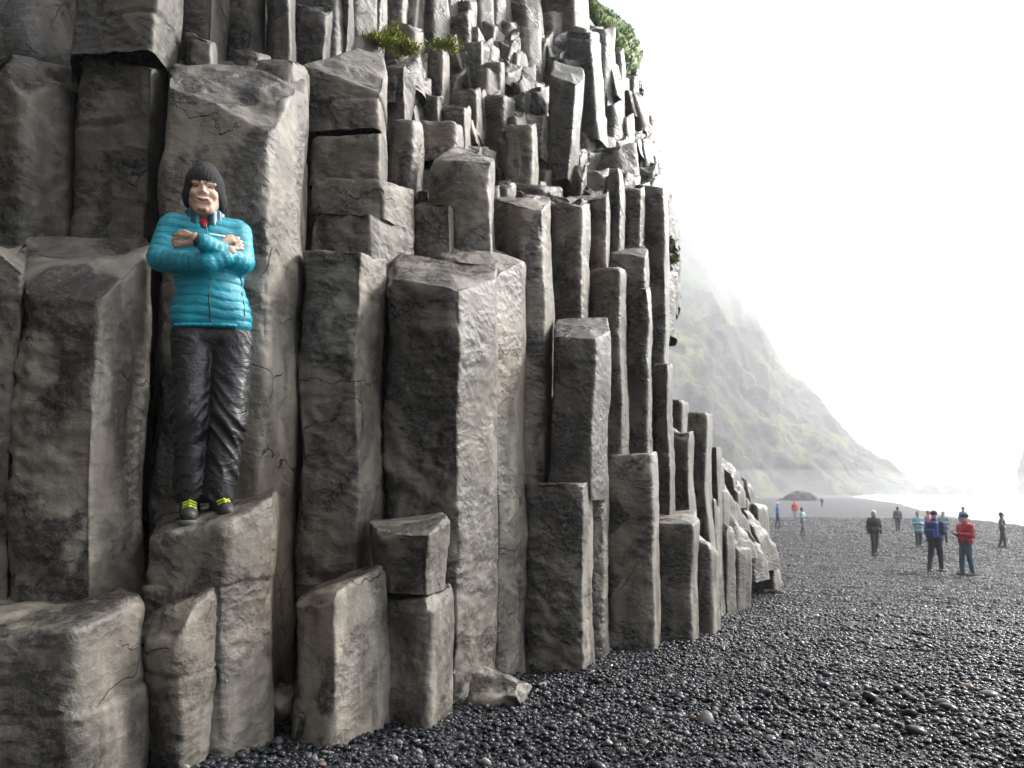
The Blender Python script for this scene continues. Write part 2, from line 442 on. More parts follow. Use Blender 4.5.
    for (z0, dep, wd) in joints:
        zz = V[:, 2]-z0-.05*perlin(q*2.5)*sc
        d -= dep*np.exp(-(zz/wd)**2)*side
    V = V + Nn*(d*flat)[:, None]
    for (z0, dep, wd) in joints:
        sh = np.where(V[:, 2] > z0, 1, 0)*.012
        V[:, 0] += sh*math.sin(seed*5.); V[:, 1] += sh*math.cos(seed*5.)
    return V, Q, Tn

_seed = [0]
def C(label, front, bot=None, D=.55, back=None, rise=0., tone=1., rough=1., rad=None, res=None, taper=.03, lean=(0, 0), dish=0., cuts=(), joints=(), wob=1., group='basalt columns of the cliff', name='basalt_column', cat='rock column', anch=True, auto=True):
    _seed[0] += 1; sd_ = _seed[0]; r_ = random.Random(sd_)
    front = list(front)
    if len(front) == 2:
        a, b = front; k = min(5, (b[0]-a[0])*.2)
        front = [a, (b[0]-k, b[1], b[2]-.02), (b[0], b[1], b[2]+.25)]
    Fp = [U(*p) for p in front]
    Ym = sum(p[2] for p in front)/len(front)
    if back is None:
        a, b = front[0], front[-1]
        k = 2 if Ym < 8 else 1
        e1 = U(b[0]-3, b[1], b[2]+D); e2 = U(a[0]+3, a[1], max(a[2]+D, b[2]+D*.7))
        e1[2] = Fp[-1][2]+rise; e2[2] = Fp[0][2]+rise
        Bp = [e1, e2]
    else: Bp = [U(*p) for p in back]
    T = Fp+Bp
    cx = np.mean([t[0] for t in T]); cy = np.mean([t[1] for t in T])
    if bot is None: zb = min(float(gheight(t[0], t[1])[0]) for t in T) - .25
    elif isinstance(bot, str): zb = float(bot)
    else: zb = U(512, bot, Ym)[2]
    if res is None: res = max(.013, Ym*.0042)
    if rad is None: rad = .012 if Ym < 6 else .026
    cc = []
    for (p, nn, rg) in cuts:
        cc.append((U(*p), nn, rg))
    if auto:                                # small corner breaks along the top edge
        for k in range(r_.choice((1, 2, 2))):
            t = Fp[r_.randrange(len(Fp))]
            q = np.array(t); nn = np.array([t[0]-cx, t[1]-cy, 0]); nn = nn/np.linalg.norm(nn); nn[2] = r_.uniform(.5, 1.3)
            sz = r_.uniform(.012, .04)
            cc.append((q - nn/np.linalg.norm(nn)*sz, nn, .02))
    jj = [(U(512, py, Ym)[2], dp*.5, wd*.65) for (py, dp, wd) in joints]
    V, Q, Tn = prism_mesh(T, zb, res, rad, sd_, taper, lean, rough, dish, cc, jj, wob)
    o = obj_world(name, V, quads(Q, Tn), ROCK)
    o.color = (tone*r_.uniform(.9, 1.12), 1, 1, 1)
    tag(o, label, cat, group, 'thing')
    if anch:
        ANCH.append((sum(p[0] for p in front)/len(front), sum(p[1] for p in front)/len(front), max(p[2] for p in front)))
        pb = bot if isinstance(bot, (int, float)) else 690
        ANCH.append((sum(p[0] for p in front)/len(front), pb*.8+.2*sum(p[1] for p in front)/len(front), max(p[2] for p in front)))
    return o

# ---- bottom left group
C('big low block with a sloping top in the bottom left corner', [(-70, 650, 2.45), (78, 627, 2.5), (150, 592, 2.85)], None,
  back=[(128, 583, 3.15), (20, 590, 3.15), (-80, 600, 3.0)], rad=.035, joints=[(700, .03, .012)], tone=1.0)
C('tapered block below the standing man\'s ledge, left of a knee high stone', [(149, 622, 2.86), (181, 615, 2.8), (223, 583, 3.02)], None,
  back=[(214, 576, 3.25), (152, 600, 3.25)], rad=.03, joints=[(668, .025, .012)], taper=-.02)
C('short stub stone at the foot of the ledge, beside the dark gap', [(224, 664, 3.05), (252, 664, 3.1), (258, 666, 3.3)], None, D=.3, rad=.03)
C('ledge block the man in the turquoise jacket stands on', [(147, 537, 3.02), (224, 522, 2.98), (274, 494, 3.25)], None,
  back=[(279, 488, 3.8), (150, 500, 3.8)], rad=.028, joints=[(583, .02, .01)], tone=1.05, auto=False, rough=.7)
# ---- left
C('leftmost tall column cut by the left edge of the frame', [(-70, 236, 3.0), (22, 243, 3.02), (28, 240, 3.3)], None, D=.5, joints=[(310, .02, .01)], tone=.75)
C('broad column with a dark chamfered top, left of the man', [(20, 290, 2.98), (97, 298, 2.95), (153, 246, 3.32)], None,
  back=[(150, 240, 3.75), (22, 237, 3.6)], rad=.02, tone=.85, rough=1.2)
C('dark shouldered column above the leftmost pair, at the left edge', [(-90, 45, 3.9), (25, 44, 3.75), (80, 60, 4.05)], 320, D=.8, tone=.6, rad=.04, cuts=[((60, 95, 3.9), (.5, -.6, .6), .06), ((10, 80, 3.8), (-.5, -.8, .3), .06)])  # tone of this and the next two columns lowered to paint in shade
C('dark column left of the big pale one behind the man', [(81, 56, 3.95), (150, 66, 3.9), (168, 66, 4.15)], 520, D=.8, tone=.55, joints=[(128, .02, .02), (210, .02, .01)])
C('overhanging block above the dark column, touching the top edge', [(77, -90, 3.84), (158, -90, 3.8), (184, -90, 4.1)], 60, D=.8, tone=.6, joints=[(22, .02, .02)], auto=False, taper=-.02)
C('large column the man leans against, its top split by a diagonal ledge', [(166, 66, 3.58), (272, 70, 3.60), (305, 92, 4.0)], None,
  back=[(306, 66, 4.5), (170, 60, 4.4)], rad=.022, cuts=[((225, 110, 3.58), (.25, -.9, .62), .03)], tone=1.12, rough=.6, joints=[(330, .006, .01)], taper=.0)
C('smooth pale slab tucked behind the right shoulder of the leaning column', [(258, 58, 4.1), (296, 57, 4.08), (311, 70, 4.35)], None, D=.4, tone=1.3, rough=.5, joints=[(148, .03, .012)], taper=.0)
C('low rounded column head above the large pale column', [(182, 24, 4.15), (211, 34, 4.1), (219, 40, 4.3)], 110, D=.5, rad=.04, tone=.9)
C('dark hanging column end at the top, left of a narrow lit face', [(181, -60, 4.5), (214, -60, 4.45), (231, -60, 4.7)], 64, D=.6, tone=.75, auto=False)
C('column of two broken pieces rising beside the pale slab', [(232, 44, 4.4), (256, 47, 4.35), (274, 53, 4.5)], 110, D=.5, tone=.9, rad=.03)
C('slim wet column hanging down above the two broken pieces', [(229, -60, 4.75), (252, -60, 4.7), (268, -60, 4.8)], 90, D=.5, tone=.95, auto=False)
C('dark smooth column with a rounded foot, near the top edge', [(268, -60, 4.65), (291, -60, 4.6), (297, -60, 4.9)], 84, D=.5, tone=.55, auto=False, rad=.06)
C('leaning dark column with one lit corner, right of the rounded foot', [(296, 0, 5.2), (326, 10, 5.1), (333, 12, 5.4)], 110, D=.5, tone=.6)
C('upright dark column at the top edge above the stacked pile', [(336, -60, 5.5), (350, -60, 5.45), (356, -60, 5.7)], 110, D=.5, tone=.5, auto=False)
# ---- stacked pile
C('uppermost big block of the stacked pile, with a sloping top', [(298, 62, 4.55), (350, 72, 4.5), (381, 76, 4.5), (388, 74, 4.9)], 136,
  back=[(384, 57, 5.1), (340, 44, 5.0), (299, 26, 4.8)], rad=.02, tone=1., rough=.9, joints=[(104, .03, .02)], taper=-.03)
C('second block of the stacked pile, darker and cracked', [(311, 133, 4.5), (380, 131, 4.43), (388, 131, 4.8)], 190, D=.4, tone=.85, rad=.03)
C('third block of the stacked pile, with a pale right face', [(312, 176, 4.42), (383, 178, 4.36), (414, 190, 4.7)], 225, D=.5, tone=1.1, rad=.015)
C('lowest block of the stacked pile, wet and dark in front', [(311, 209, 4.36), (371, 212, 4.29), (414, 229, 4.62)], 300, D=.5, tone=.8, rough=1.6, rad=.015)
C('tall column left of the widest one, with a pale right shoulder', [(303, 250, 3.92), (360, 250, 3.86), (386, 258, 4.2)], None, D=.6, rise=.03, tone=.95, rough=1.6, taper=.01,)
# ---- centre
C('widest central column with a chamfered rim and a dark front', [(386, 277, 4.12), (457, 287, 3.95), (496, 278, 4.4)], None,
  back=[(496, 265, 4.7), (388, 253, 4.5)], tone=.92, rough=1.2, joints=[(565, .02, .01)], taper=.0)
C('swooping topped column tucked right of the widest one', [(497, 270, 4.62), (527, 262, 4.95)], None,
  back=[(519, 240, 5.6), (437, 237, 5.2), (440, 255, 4.75)], tone=1.1, rough=.8, joints=[(470, .02, .01)], taper=.03)
C('squat front column with a slanted top, low beside the dark gap', [(293, 598, 3.40), (331, 594, 3.20), (388, 564, 3.55)], None,
  back=[(381, 561, 3.85), (312, 584, 3.8)], rad=.03, tone=1.45, rough=.5, taper=.08)  # tone raised to paint a lit front
C('wedge shaped capstone sitting on a bulging base stone', [(367, 521, 3.75), (380, 534, 3.55), (430, 533, 3.46), (453, 513, 3.75)], 592,
  back=[(446, 511, 4.0), (370, 517, 3.98)], rad=.015, tone=1.1, taper=-.14, rough=.6)
C('bulging base stone under the wedge shaped capstone', [(378, 600, 3.60), (430, 598, 3.46), (455, 585, 3.8)], None, D=.5, rad=.04, tone=1.1, taper=.03, rough=.6, dish=-.02)  # raised tone stands in for light on the stone
C('narrow dark column between the widest one and the square footed one', [(497, 488, 4.75), (527, 486, 4.9)], None, D=.4, tone=.7, rough=1.2)
0 and C('pointed pale chip of column standing at the foot of the widest one', [(470, 640, 4.05), (500, 650, 4.0), (512, 640, 4.3)], None, D=.25, tone=1.1, rad=.03)
C('square footed column with a flat top, dark left and pale corner', [(525, 484, 4.98), (583, 482, 4.86), (593, 479, 5.2)], None, D=.4, tone=1.0, rough=1.4, taper=.02)  # tone raised so the front looks lit
C('slim column close behind the square footed one', [(590, 489, 5.45), (608, 489, 5.5)], None, D=.4, tone=.9, rough=1.2)
C('dark tilted column with a flat pale cap in the middle', [(553, 335, 5.15), (595, 338, 5.05), (611, 330, 5.4)], 500,
  back=[(609, 317, 5.7), (556, 318, 5.6)], tone=.55, rough=.6, lean=(-.03, 0), rad=.015, auto=False)
C('column carrying on below the tilted dark one', [(575, 470, 5.6), (601, 470, 5.55), (608, 470, 5.8)], None, D=.4, tone=.9)
C('tall pale edged column with a slanted dark notch at its upper left', [(492, 197, 5.65), (520, 203, 5.25), (544, 203, 5.25), (552, 200, 5.6)], 560, D=.6, tone=1.05, rough=.7, joints=[(250, .012, .012)], taper=.0, back=[(550, 196, 6.1), (496, 192, 6.1)])
C('tall brown streaked column with one bright edge', [(552, 200, 5.95), (583, 203, 5.8), (591, 204, 6.1)], 470, D=.5, tone=1.1, taper=.0, joints=[(260, .02, .012)])
C('tan column with a dark broken notch on its top', [(588, 196, 6.6), (606, 190, 6.5), (609, 189, 6.8)], 330, D=.5, tone=1.35, taper=.0)
C('round headed slender column right of the notched tan one', [(607, 166, 7.0), (619, 164, 6.9), (624, 170, 7.2)], 330, D=.4, tone=1.1, taper=0., rad=.05)
C('pale fluted column between the round headed one and the tall right one', [(624, 187, 7.4), (641, 187, 7.3), (645, 186, 7.6)], 330, D=.4, tone=1.15, taper=0.)
C('tallest unbroken column near the right skyline, with a bright edge', [(640, 184, 7.8), (663, 186, 7.65), (668, 186, 8.1)], 500, D=.5, tone=.85, taper=0., rough=.7)
C('mid height column with a tan rounded corner, left of the grey pair', [(590, 268, 6.35), (620, 266, 6.2), (627, 270, 6.5)], None, D=.4, tone=.95, taper=0.)
C('short dark block sitting above the straight grey column', [(608, 252, 6.9), (644, 254, 6.75), (648, 250, 7.1)], 300,
  back=[(645, 246, 7.4), (610, 246, 7.4)], tone=.8)
C('straight grey column below the short dark block', [(623, 285, 6.75), (647, 286, 6.6), (652, 286, 6.9)], None, D=.4, tone=.95, taper=.01, rough=1.3)
C('heavy column with a pale top, right of the square footed one', [(606, 454, 6.05), (652, 454, 5.9), (659, 450, 6.25)], None, D=.4, tone=1.35, taper=.0, rough=.6)  # raised tone replaces open sky light on the front
C('dark narrow column with rough flutes above the waist high one', [(653, 362, 7.0), (668, 362, 6.9), (673, 363, 7.25)], None, D=.4, tone=.65, rough=1.6)
C('waist high column with a flat rim, right of the heavy one', [(657, 522, 6.6), (693, 524, 6.45), (700, 520, 6.8)], None,
  back=[(695, 510, 7.2), (659, 510, 7.2)], tone=1.35, rough=.5, rad=.02)  # front light put into the raised tone
C('rounded low column beside the waist high one, nearest the open beach', [(694, 538, 7.3), (712, 543, 7.2), (720, 552, 7.6)], None, D=.5, tone=1.1, rough=.5, rad=.06)
C('pale column with a black socket below its top', [(672, 433, 7.7), (688, 432, 7.55), (694, 431, 7.9)], None, D=.5, tone=1.1, rough=.6, joints=[(424, .05, .02)])
C('smooth pale column with a thin overhanging cap', [(688, 412, 8.3), (706, 413, 8.1), (713, 414, 8.5)], None, D=.5, tone=1.15, rough=.5)
C('thin ribbed column at the end of the pale row', [(706, 448, 9.2), (717, 446, 9.0), (722, 447, 9.5)], None, D=.5, tone=.8)
C('short rounded column leaning on the thin ribbed one', [(703, 500, 8.6), (715, 498, 8.4), (720, 505, 8.9)], None, D=.5, tone=1.1, rad=.06)
C('upright slab end standing above the fallen boulders', [(712, 462, 10.4), (720, 462, 10.2), (724, 464, 10.6)], None, D=.6, tone=.7)
C('narrow grey column filling the gap behind the socketed pale one', [(664, 398, 9.4), (682, 400, 9.25), (689, 402, 9.6)], None, D=.7, tone=.9)
C('low dark column wedged between the capped pale one and the ribbed one', [(690, 455, 9.9), (708, 458, 9.75), (716, 460, 10.1)], None, D=.8, tone=.7)
C('broad broken column standing just before the fallen boulders', [(706, 488, 10.0), (722, 490, 9.8), (730, 492, 10.2)], None, D=.8, tone=.8)
C('low worn column at the foot of the wall where the boulders begin', [(714, 520, 9.6), (726, 524, 9.4), (735, 530, 9.8)], None, D=.8, tone=.75)
# ---- upper middle
C('peaked column with a dark left facet and pale front', [(430, 160, 5.2), (456, 160, 4.95), (492, 162, 4.95), (496, 158, 5.3)], 260,
  back=[(494, 152, 5.6), (462, 147, 5.5), (432, 136, 5.4)], tone=1.15, rough=.9, taper=0.)
C('rounded block left of the peaked column', [(388, 116, 5.3), (414, 116, 5.2), (424, 122, 5.5)], 200, D=.5, tone=1.1, rad=.05)
C('pale round shouldered block behind the peaked column', [(417, 116, 5.8), (455, 118, 5.7), (464, 124, 6.0)], 165, D=.5, tone=1.3, rad=.05)
C('small spotted block wedged right of the stacked pile', [(413, 200, 4.9), (450, 203, 4.82), (457, 207, 5.1)], 262, D=.4, tone=1.25)
C('short dark column standing behind the spotted block', [(414, 188, 5.4), (431, 190, 5.3)], 235, D=.4, tone=.6)
# ---- upper mid blocks, right of the pile
C('narrow block with moss, right of the uppermost pile block', [(387, 64, 5.6), (405, 62, 5.5), (412, 68, 5.8)], 154, D=.5, tone=.95, joints=[(88, .03, .02)])
C('low flat block with a dark hollow front', [(413, 90, 6.2), (438, 96, 6.1), (443, 96, 6.4)], 152, D=.5, tone=.8, joints=[(100, .06, .02)])
C('flat fronted column with moss beside its head', [(424, 42, 6.9), (443, 42, 6.8), (450, 50, 7.1)], 134, D=.5, tone=1.1)
C('tilted grey column left of the flat fronted one', [(408, 60, 6.8), (424, 50, 6.6), (428, 48, 6.9)], 134, D=.5, tone=1.1)
C('arched top column with a lit right rim', [(457, 24, 8.0), (479, 22, 7.9), (486, 34, 8.2)], 124, D=.5, tone=.9, rad=.06)
C('square block in front of the arched top column', [(459, 42, 7.5), (482, 40, 7.4), (485, 40, 7.7)], 134, D=.5, tone=.9)
C('upright pale block with a small pebble on top', [(480, 61, 7.3), (500, 62, 7.2), (505, 62, 7.5)], 134, D=.5, tone=1.1)
C('low dark block under the upright pale block', [(449, 86, 6.6), (476, 86, 6.5), (482, 84, 6.8)], 140, D=.5, tone=.75)
C('triangular dark faced block with a lit side', [(442, 104, 6.3), (464, 106, 6.2), (472, 104, 6.5)], 184, D=.4, tone=.9)
C('rounded dark column above the small cube', [(482, 92, 7.0), (504, 92, 6.8), (513, 94, 7.1)], 179, D=.5, tone=.65, rad=.06)
C('small cube shaped block at the foot of the dark rounded column', [(503, 122, 6.7), (532, 124, 6.6), (537, 122, 6.9)], 192, D=.5, tone=1.05)
C('broad lit column left of the leaning black one', [(521, 88, 8.0), (540, 84, 7.8), (554, 84, 8.1)], 174, D=.5, tone=.95)
C('leaning black column with a pale cap, standing proud of the others', [(551, 74, 7.4), (577, 82, 7.2), (585, 78, 7.6)], 184,
  back=[(584, 70, 7.9), (552, 62, 7.9)], tone=.5, rough=.5, lean=(-.07, 0), taper=-.05, auto=False)
C('dark slanted column behind the leaning black one', [(567, 38, 9.0), (590, 36, 8.8), (601, 40, 9.1)], 146, D=.6, tone=.55, lean=(.05, 0))
C('big square shouldered column end at the top right, under the sky', [(545, -70, 10.2), (572, -70, 10.), (588, -70, 10.4)], 64, D=.8, tone=.75, auto=False)
C('block bridging below the square shouldered column end', [(571, 30, 9.8), (590, 30, 9.6), (600, 32, 10.)], 96, D=.7, tone=.95)

EXPL = list(ANCH)

# depth field of the cliff for the small broken columns and for the rock behind
MAN = [(100, -150, 4.6), (-200, 300, 3.4), (-400, 0, 4.4), (-400, 500, 3.2), (0, -100, 4.8), (300, -200, 6.2), (400, 0, 8.0), (350, 30, 6.6), (400, -200, 9.0), (500, 0, 9.6), (500, -200, 12), (600, 0, 13), (560, -100, 13.5),
       (600, 60, 11.5), (640, 60, 13), (640, 100, 12), (655, 130, 11.3), (600, 120, 9.5), (640, 150, 10.5), (560, 150, 7.9), (520, 160, 6.9), (500, 190, 6.2), (600, 180, 8.2),
       (665, 200, 9.5), (672, 250, 9.7), (672, 300, 9.0), (680, 400, 9.4), (715, 470, 12), (740, 520, 14), (760, 560, 16), (640, 700, 7.5), (700, 700, 9), (450, 50, 8.2), (550, 60, 9.7)]
FA = np.array(EXPL + MAN*2, float)
def depth(px, py):
    px = np.atleast_1d(px).astype(float); py = np.atleast_1d(py).astype(float)
    d2 = (px[:, None]-FA[None, :, 0])**2 + ((py[:, None]-FA[None, :, 1])*.8)**2 + 150
    wt = d2**-1.7
    return (wt*FA[None, :, 2]).sum(1)/wt.sum(1)
def sil(py):   # column of the skyline for a row
    return np.interp(py, [-300, -60, 0, 30, 75, 100, 140, 190, 250, 300, 400, 440, 480, 540, 600], [562, 578, 593, 616, 641, 647, 656, 667, 670, 664, 672, 700, 720, 745, 760])

# cliff body behind the columns
pys = np.concatenate([np.linspace(-420, 0, 22), np.linspace(12, 760, 84)])
us = np.linspace(0, 1, 110)
Vb = []
for py in pys:
    x1 = float(sil(py))-15
    xs = -520 + (x1+520)*us
    dd = depth(xs, np.full_like(xs, py)) + .62 + .9*np.clip((xs-450)/120, 0, 1)*np.clip((260-py)/60, 0, 1)
    row = [U(x, py, d) for x, d in zip(xs, dd)]
    e = row[-1]                          # cliff turns away from the sea and runs on behind
    for k, (ex, ey) in enumerate([(-.15, .8), (-.6, 2.5), (-1.5, 6), (-3, 14), (-4, 30)]):
        row.append(np.array([e[0]+ex, e[1]+ey, e[2]*(1+.03*k)]))
    b = row[0]
    pre = [np.array([-4.6, -9, b[2]*1.0]), np.array([-3.7, -4, b[2]]), np.array([-3.3, 0, b[2]]), np.array([-3.2, 1.5, b[2]])]
    Vb += pre + row
nc = len(us)+5+4; nrw = len(pys)
Vb = np.array(Vb)
# keep going down below the ground
last = Vb[-nc:].copy(); last[:, 2] = -4; Vb = np.concatenate([Vb, last]); nrw += 1
I = (np.arange(nrw-1)[:, None]*nc+np.arange(nc-1)[None]).ravel()
Qb = np.c_[I, I+nc, I+nc+1, I+1]
Nb = vnormals(Vb, Qb)
Vb = Vb + Nb*(.12*fbm(Vb*np.array([2.2, 2.2, 1.0]), 3))[:, None]
cl = obj_world('cliff_rock', Vb, quads(Qb), ROCK); cl.color = (.6, 1, 1, 1)
tag(cl, 'dark basalt cliff body behind the columns', 'cliff', kind='structure')

# unseen cliff, left of and behind the camera, added to block rear sky light
pl = np.array([(-3.6, 1.5), (-3.6, -2), (-3.4, -5), (-1.8, -8), (1, -10), (4, -13), (5, -18), (4, -26), (2, -34), (0, -44)], float)
tt = np.linspace(0, len(pl)-1, 150); px_ = np.interp(tt, range(len(pl)), pl[:, 0]); py_ = np.interp(tt, range(len(pl)), pl[:, 1])
hz_ = np.linspace(-4, 1, 70); Vh = []
for k in range(70):
    z = -3 + 29*(k/69)
    for x_, y_ in zip(px_, py_):
        nrm = np.array([x_+6, y_-0.0]); back_ = .10*max(z, 0)
        Vh.append([x_-back_*(.6 if y_ > -6 else .0), y_-back_*(.2 if y_ > -6 else 1.0), z])
for x_, y_ in zip(px_, py_): Vh.append([x_-8, y_-10, 24])
Vh = np.array(Vh); I = (np.arange(70)[:, None]*150+np.arange(149)[None]).ravel(); Qh = np.c_[I, I+150, I+151, I+1]
Nh = vnormals(Vh, Qh); Vh = Vh + Nh*(.35*fbm(Vh*np.array([1.1, 1.1, .25]), 3))[:, None]
hd_ = obj_world('sky_blocking_cliff', Vh, quads(Qh), ROCK); hd_.color = (.6, 1, 1, 1)
tag(hd_, 'unseen basalt cliff behind the camera, added to block the rear sky light', 'cliff', kind='structure')

# small broken columns filling the upper cliff
def inside_explicit(px, py):
    # pixels owned by the large columns
    if px < 300 and py > -20: return True
    if px < 388 and py > 20: return True
    if px < 545 and py > 195: return True
    if py > 205: return True
    return False
G_UP = ('one of many small broken column ends crowding the upper cliff', 'small broken columns of the upper cliff')
G_TOP = ('one of the thin dark upright columns along the top edge', 'thin columns along the top edge')
G_TER = ('one of the small grey blocks stepping across the terrace under the leaning black column', 'small terrace blocks')
cnt = 0; FILL = []
py = -70.
while py < 212:
    x = 305 + rng.uniform(0, 20)
    while x < sil(py)-3:
        d = float(depth([x], [py])[0])
        wm = rng.uniform(.26, .50)*(1. if py < 130 else 1.25); wp = wm*F/d
        if not inside_explicit(x, py) and (x < sil(py)-wp*.4):
            jy = py + rng.uniform(-12, 10); Y = d+rng.uniform(-.15, .2)
            top = py < 8
            hgt = rng.uniform(45, 95) if top else rng.uniform(22, 60)*(1.0 if py < 120 else .8)
            ts = rng.uniform(-9, 9)
            g = G_TOP if top else (G_TER if (py > 130 and x > 490) else G_UP)
            split = rng.uniform(.45, .85)
            tn = float(rng.choice([.45, .6, .8, .95, 1.15]))
            o_ = C(g[0], [(x-wp*.5, jy-ts*.6, Y+.03), (x-wp*.5+wp*split, jy+2, Y-.08), (x+wp*.5, jy+ts*.6, Y+.12)], jy+hgt+55, D=rng.uniform(.7, 1.0), rise=rng.uniform(-.02, .14),
              tone=tn, rad=rng.choice([.02, .03, .05]), lean=(rng.uniform(-.06, .06), 0), group=g[1], anch=False, taper=rng.uniform(-.03, .05), rough=1.3,
              cuts=[((x+rng.uniform(-.5, .5)*wp, jy+rng.uniform(0, 10), Y), (rng.uniform(-.8, .8), -.6, rng.uniform(.4, 1.2)), .05)] if rng.random() < .65 else [], joints=[(jy+rng.uniform(12, 30), .04, .02)] if rng.random() < .5 else [])
            cnt += 1; FILL.append((o_, x, jy, tn, wm))
        x += wp*rng.uniform(.72, 1.0)
    py += 17 if py > -20 else 26
for k in range(90):
    py = rng.uniform(30, 198); x = rng.uniform(395, float(sil(py))-8)
    if inside_explicit(x, py): continue
    d = float(depth([x], [py])[0]); wm = rng.uniform(.16, .34); wp = wm*F/d; tn = float(rng.choice([.5, .7, .9, 1.2])); Y = d-rng.uniform(.1, .4); a = rng.uniform(-6, 6)
    o_ = C('', [(x-wp*.5, py-a, Y+.05), (x+wp*rng.uniform(-.1, .3), py+rng.uniform(-2, 4), Y-.1), (x+wp*.5, py+a, Y+.1)], py+rng.uniform(26, 60), D=.8, rise=rng.uniform(-.1, .1), tone=tn, rad=.025, lean=(rng.uniform(-.25, .25), 0),
        group=G_UP[1], anch=False, rough=1.4, cuts=[((x+rng.uniform(-.4, .4)*wp, py+4, Y), (rng.uniform(-1, 1), -.6, rng.uniform(.3, 1.2)), .05)])
    FILL.append((o_, x, py, tn, wm+.05))
print('fill columns', cnt)
# right skyline lumps
for k in range(54):
    py = rng.uniform(60, 290); x = float(sil(py)) - rng.uniform(1, 9); d = float(depth([x], [py])[0])+.5; wm = rng.uniform(.2, .4); wp = wm*F/d; tn = rng.uniform(.35, .75)
    o_ = C('one of the weathered column ends stepping down the seaward skyline of the cliff', [(x-wp*.6, py, d), (x+wp*.1, py+2, d-.15), (x+wp*.5, py+3, d+.1)], py+rng.uniform(25, 60), D=.5, tone=tn, rad=.05,
      group='skyline column ends', anch=False); FILL.append((o_, x, py, tn, wm+.07))

# ------------------------------------------------------------------ BOULDERS (cut convex rocks)
def boulder_mesh(center, rad3, seed, res=.04, ncut=22, rough=1.):
    r_ = np.random.default_rng(seed)
    n = max(24, int(2*math.pi*max(rad3)/res)); m = n//2
    th = np.linspace(0, math.pi, m+1)[1:-1]; ph = np.arange(n)*2*math.pi/n
    V = [np.array([[0, 0, 1.]])] + [np.c_[np.sin(t)*np.cos(ph), np.sin(t)*np.sin(ph), np.full(n, math.cos(t))] for t in th] + [np.array([[0, 0, -1.]])]
    V = np.concatenate(V)
    for _ in range(ncut):
        nn = r_.normal(size=3); nn /= np.linalg.norm(nn); d = V@nn - r_.uniform(.42, .75)
        V = V-np.clip(d, 0, None)[:, None]*nn
    V = V*np.array(rad3)*1.25
    a = r_.uniform(0, 6.28); ca, sa = math.cos(a), math.sin(a)
    j = np.arange(n); jn = (j+1) % n; R = len(th)
    Q = np.concatenate([np.c_[1+r*n+j, 1+(r+1)*n+j, 1+(r+1)*n+jn, 1+r*n+jn] for r in range(R-1)])
    e = 1+R*n
    Tn = np.concatenate([np.c_[np.zeros(n, int), 1+j, 1+jn], np.c_[np.full(n, e), 1+(R-1)*n+jn, 1+(R-1)*n+j]])
    V = V + np.array(center)
    Nn = vnormals(V, Q, Tn); q = V+seed*3.1
    V = V+Nn*(.03*perlin(q*3)+.02*rough*fbm(q*8, 3))[:, None]
    return V, Q, Tn
def B(label, px, py, Y, wpx, hpx, seed, dep=None, tone=1., group=None, res=None, cat='boulder', z=None):
    c = U(px, py, Y); rx = wpx*.5*Y/F*1.12; rz = hpx*.5*Y/F*1.12
    V, Q, Tn = boulder_mesh(c, (rx, dep or rx, rz), seed, res or max(.012, Y*.006))
    o = obj_world('boulder', V, quads(Q, Tn), ROCK); o.color = (tone, 1, 1, 1); tag(o, label, cat, group); return o
B('flat pale slab of rock lying on the pebbles at the foot of the cliff', 497, 699, 3.98, 80, 46, 5, dep=.16, tone=1.7, group=None)
B('dark rock in the shaded gap between the column bases', 282, 700, 3.45, 34, 30, 6, tone=.8)
gb = 'fallen boulders at the end of the cliff'
C('large black fronted block among the fallen boulders', [(716, 545, 10.6), (738, 548, 10.3), (752, 548, 10.8)], None, D=.9, tone=.7, rad=.05, name='boulder', cat='boulder', group=gb, anch=False)
C('slanting grey block at the outer end of the fallen boulders', [(742, 502, 13.6), (757, 503, 13.3), (768, 506, 13.9)], None, D=.9, tone=.95, rad=.05, lean=(.05, 0), name='boulder', cat='boulder', group=gb, anch=False)
BL = [('pale boulder resting above the black fronted block', 729, 527, 10.9, 36, 34, 1.25), ('white topped boulder in the middle of the fallen pile', 746, 545, 11.6, 36, 42, 1.3),
      ('uppermost pale boulder of the fallen pile', 729, 470, 12.6, 18, 18, .9), ('pale flat boulder second from the top of the pile', 733, 486, 12.5, 24, 16, 1.3),
      ('dark boulder in the hollow of the fallen pile', 731, 508, 12.2, 26, 30, .6), ('small cracked boulder on the outer slope of the pile', 742, 500, 13.4, 18, 24, 1.0),
      ('small dark boulder perched above the outer block', 749, 488, 14.5, 11, 22, .65), ('low boulder touching the pebbles under the outer block', 764, 560, 13.6, 22, 26, 1.15),
      ('smallest boulder at the very tip of the fallen pile', 772, 566, 14.4, 12, 12, 1.1), ('wedge boulder between the pale and the outer blocks', 757, 532, 13.0, 26, 46, .9),
      ('grey boulder behind the thin ribbed column', 722, 492, 11.6, 18, 40, .9)]
for i, (lb, px, py, Y, wp, hp, tn) in enumerate(BL):
    q = random.Random(60+i); e = q.uniform(-.12, .22)*hp; t0 = py-hp*.5
    C(lb, [(px-wp*.55, t0+q.uniform(0, .3)*hp, Y), (px+wp*q.uniform(-.15, .2), t0+.12*hp+e, Y-.3), (px+wp*.5, t0+q.uniform(.05, .4)*hp, Y+.1)], py+hp*.5+14, D=q.uniform(.5, .9), rise=q.uniform(0, .15), tone=tn*.8, rad=.03,
      lean=(q.uniform(-.05, .16), -.05), name='boulder', cat='boulder', group=gb, anch=False, taper=q.uniform(.0, .25), rough=1.5,
      cuts=[((px+wp*q.uniform(-.3, .3), py-hp*.1, Y-.15), (q.uniform(-.6, .8), -.8, q.uniform(.3, 1.)), .06), ((px+wp*.3, py, Y), (.8, -.2, .6), .05)])


